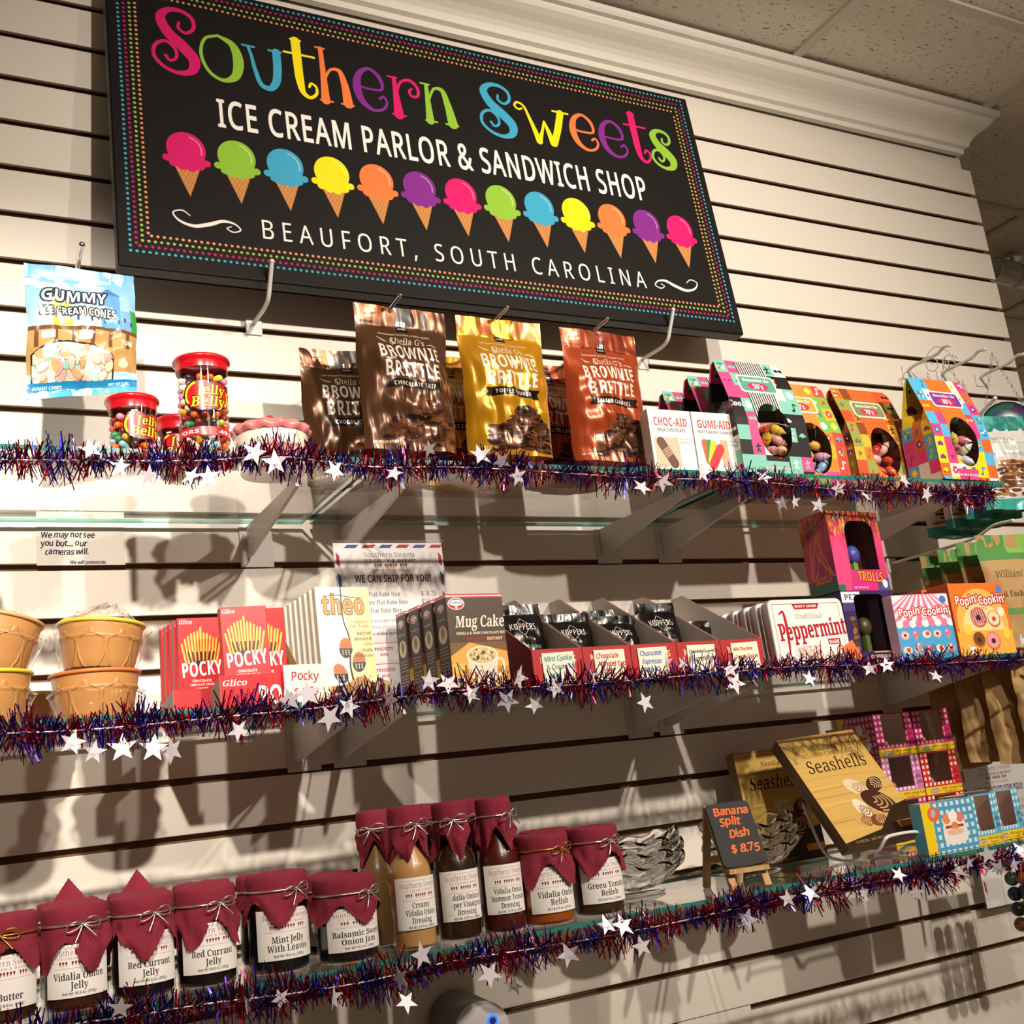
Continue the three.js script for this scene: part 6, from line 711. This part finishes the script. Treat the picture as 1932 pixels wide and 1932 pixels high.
  [[1.75, 1.866, 0.30, 'green topped kraft bags'], [1.76, 1.63, 0.30, 'crumpled kraft paper bags']].forEach(([x, y, l, n], i) => hookPeg(x + 0.01, [1.8856, 1.6570][i] - 0.004, l, 0.006, `peg hook carrying the ${n}`, M.whitemetal, 0.003));
  // hanging glass suncatchers
  const wire = std(0x8f8a84, 0.35, 0.8), mos = (s) => printed(256, 256, (g, w, h) => { fill(g, '#10202c', 0, 0, w, h); const r = rng(s); for (let i = 0; i < 60; i++) blob(g, r() * w, r() * h, 20 + r() * 40, 16 + r() * 30, ['#12455a', '#1c3a66', '#3a1f4a', '#0e2a30', '#54305a', '#1a5a50'][Math.floor(r() * 6)], r() * 3); }, 0.15);
  [[2.085, 0.10, 3, 'dark blue glass disc hanging on chains at the right, front one'], [1.985, 0.055, 5, 'dark glass disc hanging on chains, half hidden behind the gift box']].forEach(([x, z, s, l], i) => {
    const t = thing('glass_disc', l, 'suncatcher', [x, 2.150, z], -0.55, 'hanging glass discs'), R = 0.062; part(t, 'disc', lathe([[0, 0.006], [R * 0.5, 0.005], [R * 0.9, 0.0025], [R, 0], [R * 0.9, -0.002], [0, -0.003]], 48).rotateX(Math.PI / 2), mos(s)); part(t, 'rim', new THREE.TorusGeometry(R, 0.0022, 8, 60), wire);
    for (const q of [-1, 1]) part(t, 'chain', mergeGeometries(Array.from({ length: 14 }, (_, k) => { const u = k / 13; return new THREE.TorusGeometry(0.0035, 0.0007, 5, 10).rotateY((k & 1) * 1.57).translate(q * 0.042 * (1 - u), R * 0.75 + u * 0.125, 0); })), wire);
  });
  { const t = thing('wire_ornament', 'curly wire scroll hanging from the leftmost right-hand hook', 'ornament', [1.925, 2.325, 0.09], -0.4); const sp = (cx, s, f) => { const p = []; for (let i = 0; i < 26; i++) { const a = i * 0.36, r = 0.004 + i * 0.0007; p.push([cx + f * Math.cos(a) * r, -0.035 + Math.sin(a) * r * s, 0]); } return p; }; part(t, 'scroll', tube(sp(-0.022, 1, 1), 0.001, 80, 6), wire); part(t, 'scroll', tube(sp(0.022, 1, -1), 0.001, 80, 6), wire); part(t, 'hanger', tube([[-0.035, -0.03, 0], [-0.02, -0.006, 0], [0, 0.006, 0], [0.02, -0.006, 0], [0.035, -0.03, 0]], 0.001, 40, 6), wire); }
  // hanging clear pack of coloured balls below the bottom shelf
  { const px = 1.735, py = 1.178; const t = thing('gumball_pack', 'clear hanging plastic pack of dark coloured balls at the lower right edge', 'candy pack', [px, py, 0.20]); part(t, 'clear_shell', bx(0.11, 0.15, 0.058, 0, 0.075, 0, 0.012), clear(0xffffff, 0.03)); part(t, 'header_card', bx(0.10, 0.035, 0.001, 0, 0.1675, 0), std(0x3a4a3a, 0.6)); const r = rng(44), bg = new THREE.SphereGeometry(0.0122, 16, 12), cols = [0x8a1c1c, 0x1c4a22, 0x16305a, 0x1a1a1a, 0x7a4a16].map((c) => phys(c, 0.25)); for (let y = 0; y < 5; y++) for (let a = 0; a < 4; a++) for (let b = 0; b < 2; b++) { const ci = Math.floor(r() * 5), q = solo('candy_ball', bg, cols[ci], ['red', 'green', 'blue', 'black', 'amber'][ci] + ' glossy candy ball inside the hanging plastic pack at lower right', 'candy', 'balls in the plastic pack'); q.position.set(px + (a - 1.5) * 0.0255, py + 0.0155 + y * 0.0254, 0.20 + (b - 0.5) * 0.0262); } }
  hookPeg(1.735, 1.3522, 0.22, 0.006, 'peg hook carrying the pack of coloured balls', M.whitemetal, 0.003);
}

// ---- chrome lamp head on the ceiling beyond the free end of the partition
{
  const t = thing('chrome_lamp_head', 'small chrome spotlight head beyond the right end of the wall', 'spotlight', [3.115, 2.930, -0.5]);
  const b = part(t, 'housing', lathe([[0.0, -0.11], [0.030, -0.11], [0.036, -0.10], [0.036, -0.02], [0.040, -0.016], [0.040, 0.0], [0.034, 0.004], [0.040, 0.02], [0.038, 0.10], [0.030, 0.105], [0, 0.105]], 32).rotateZ(Math.PI / 2 - 0.12), M.chrome);
  part(t, 'stem', T(cyl(0.007, 0.007, 0.05, 12), 0, 0.043, 0), M.chrome); part(t, 'ceiling_rose', T(cyl(0.03, 0.03, 0.008, 24), 0, 0.060, 0), M.chrome);
}

renderer.render(scene, camera);
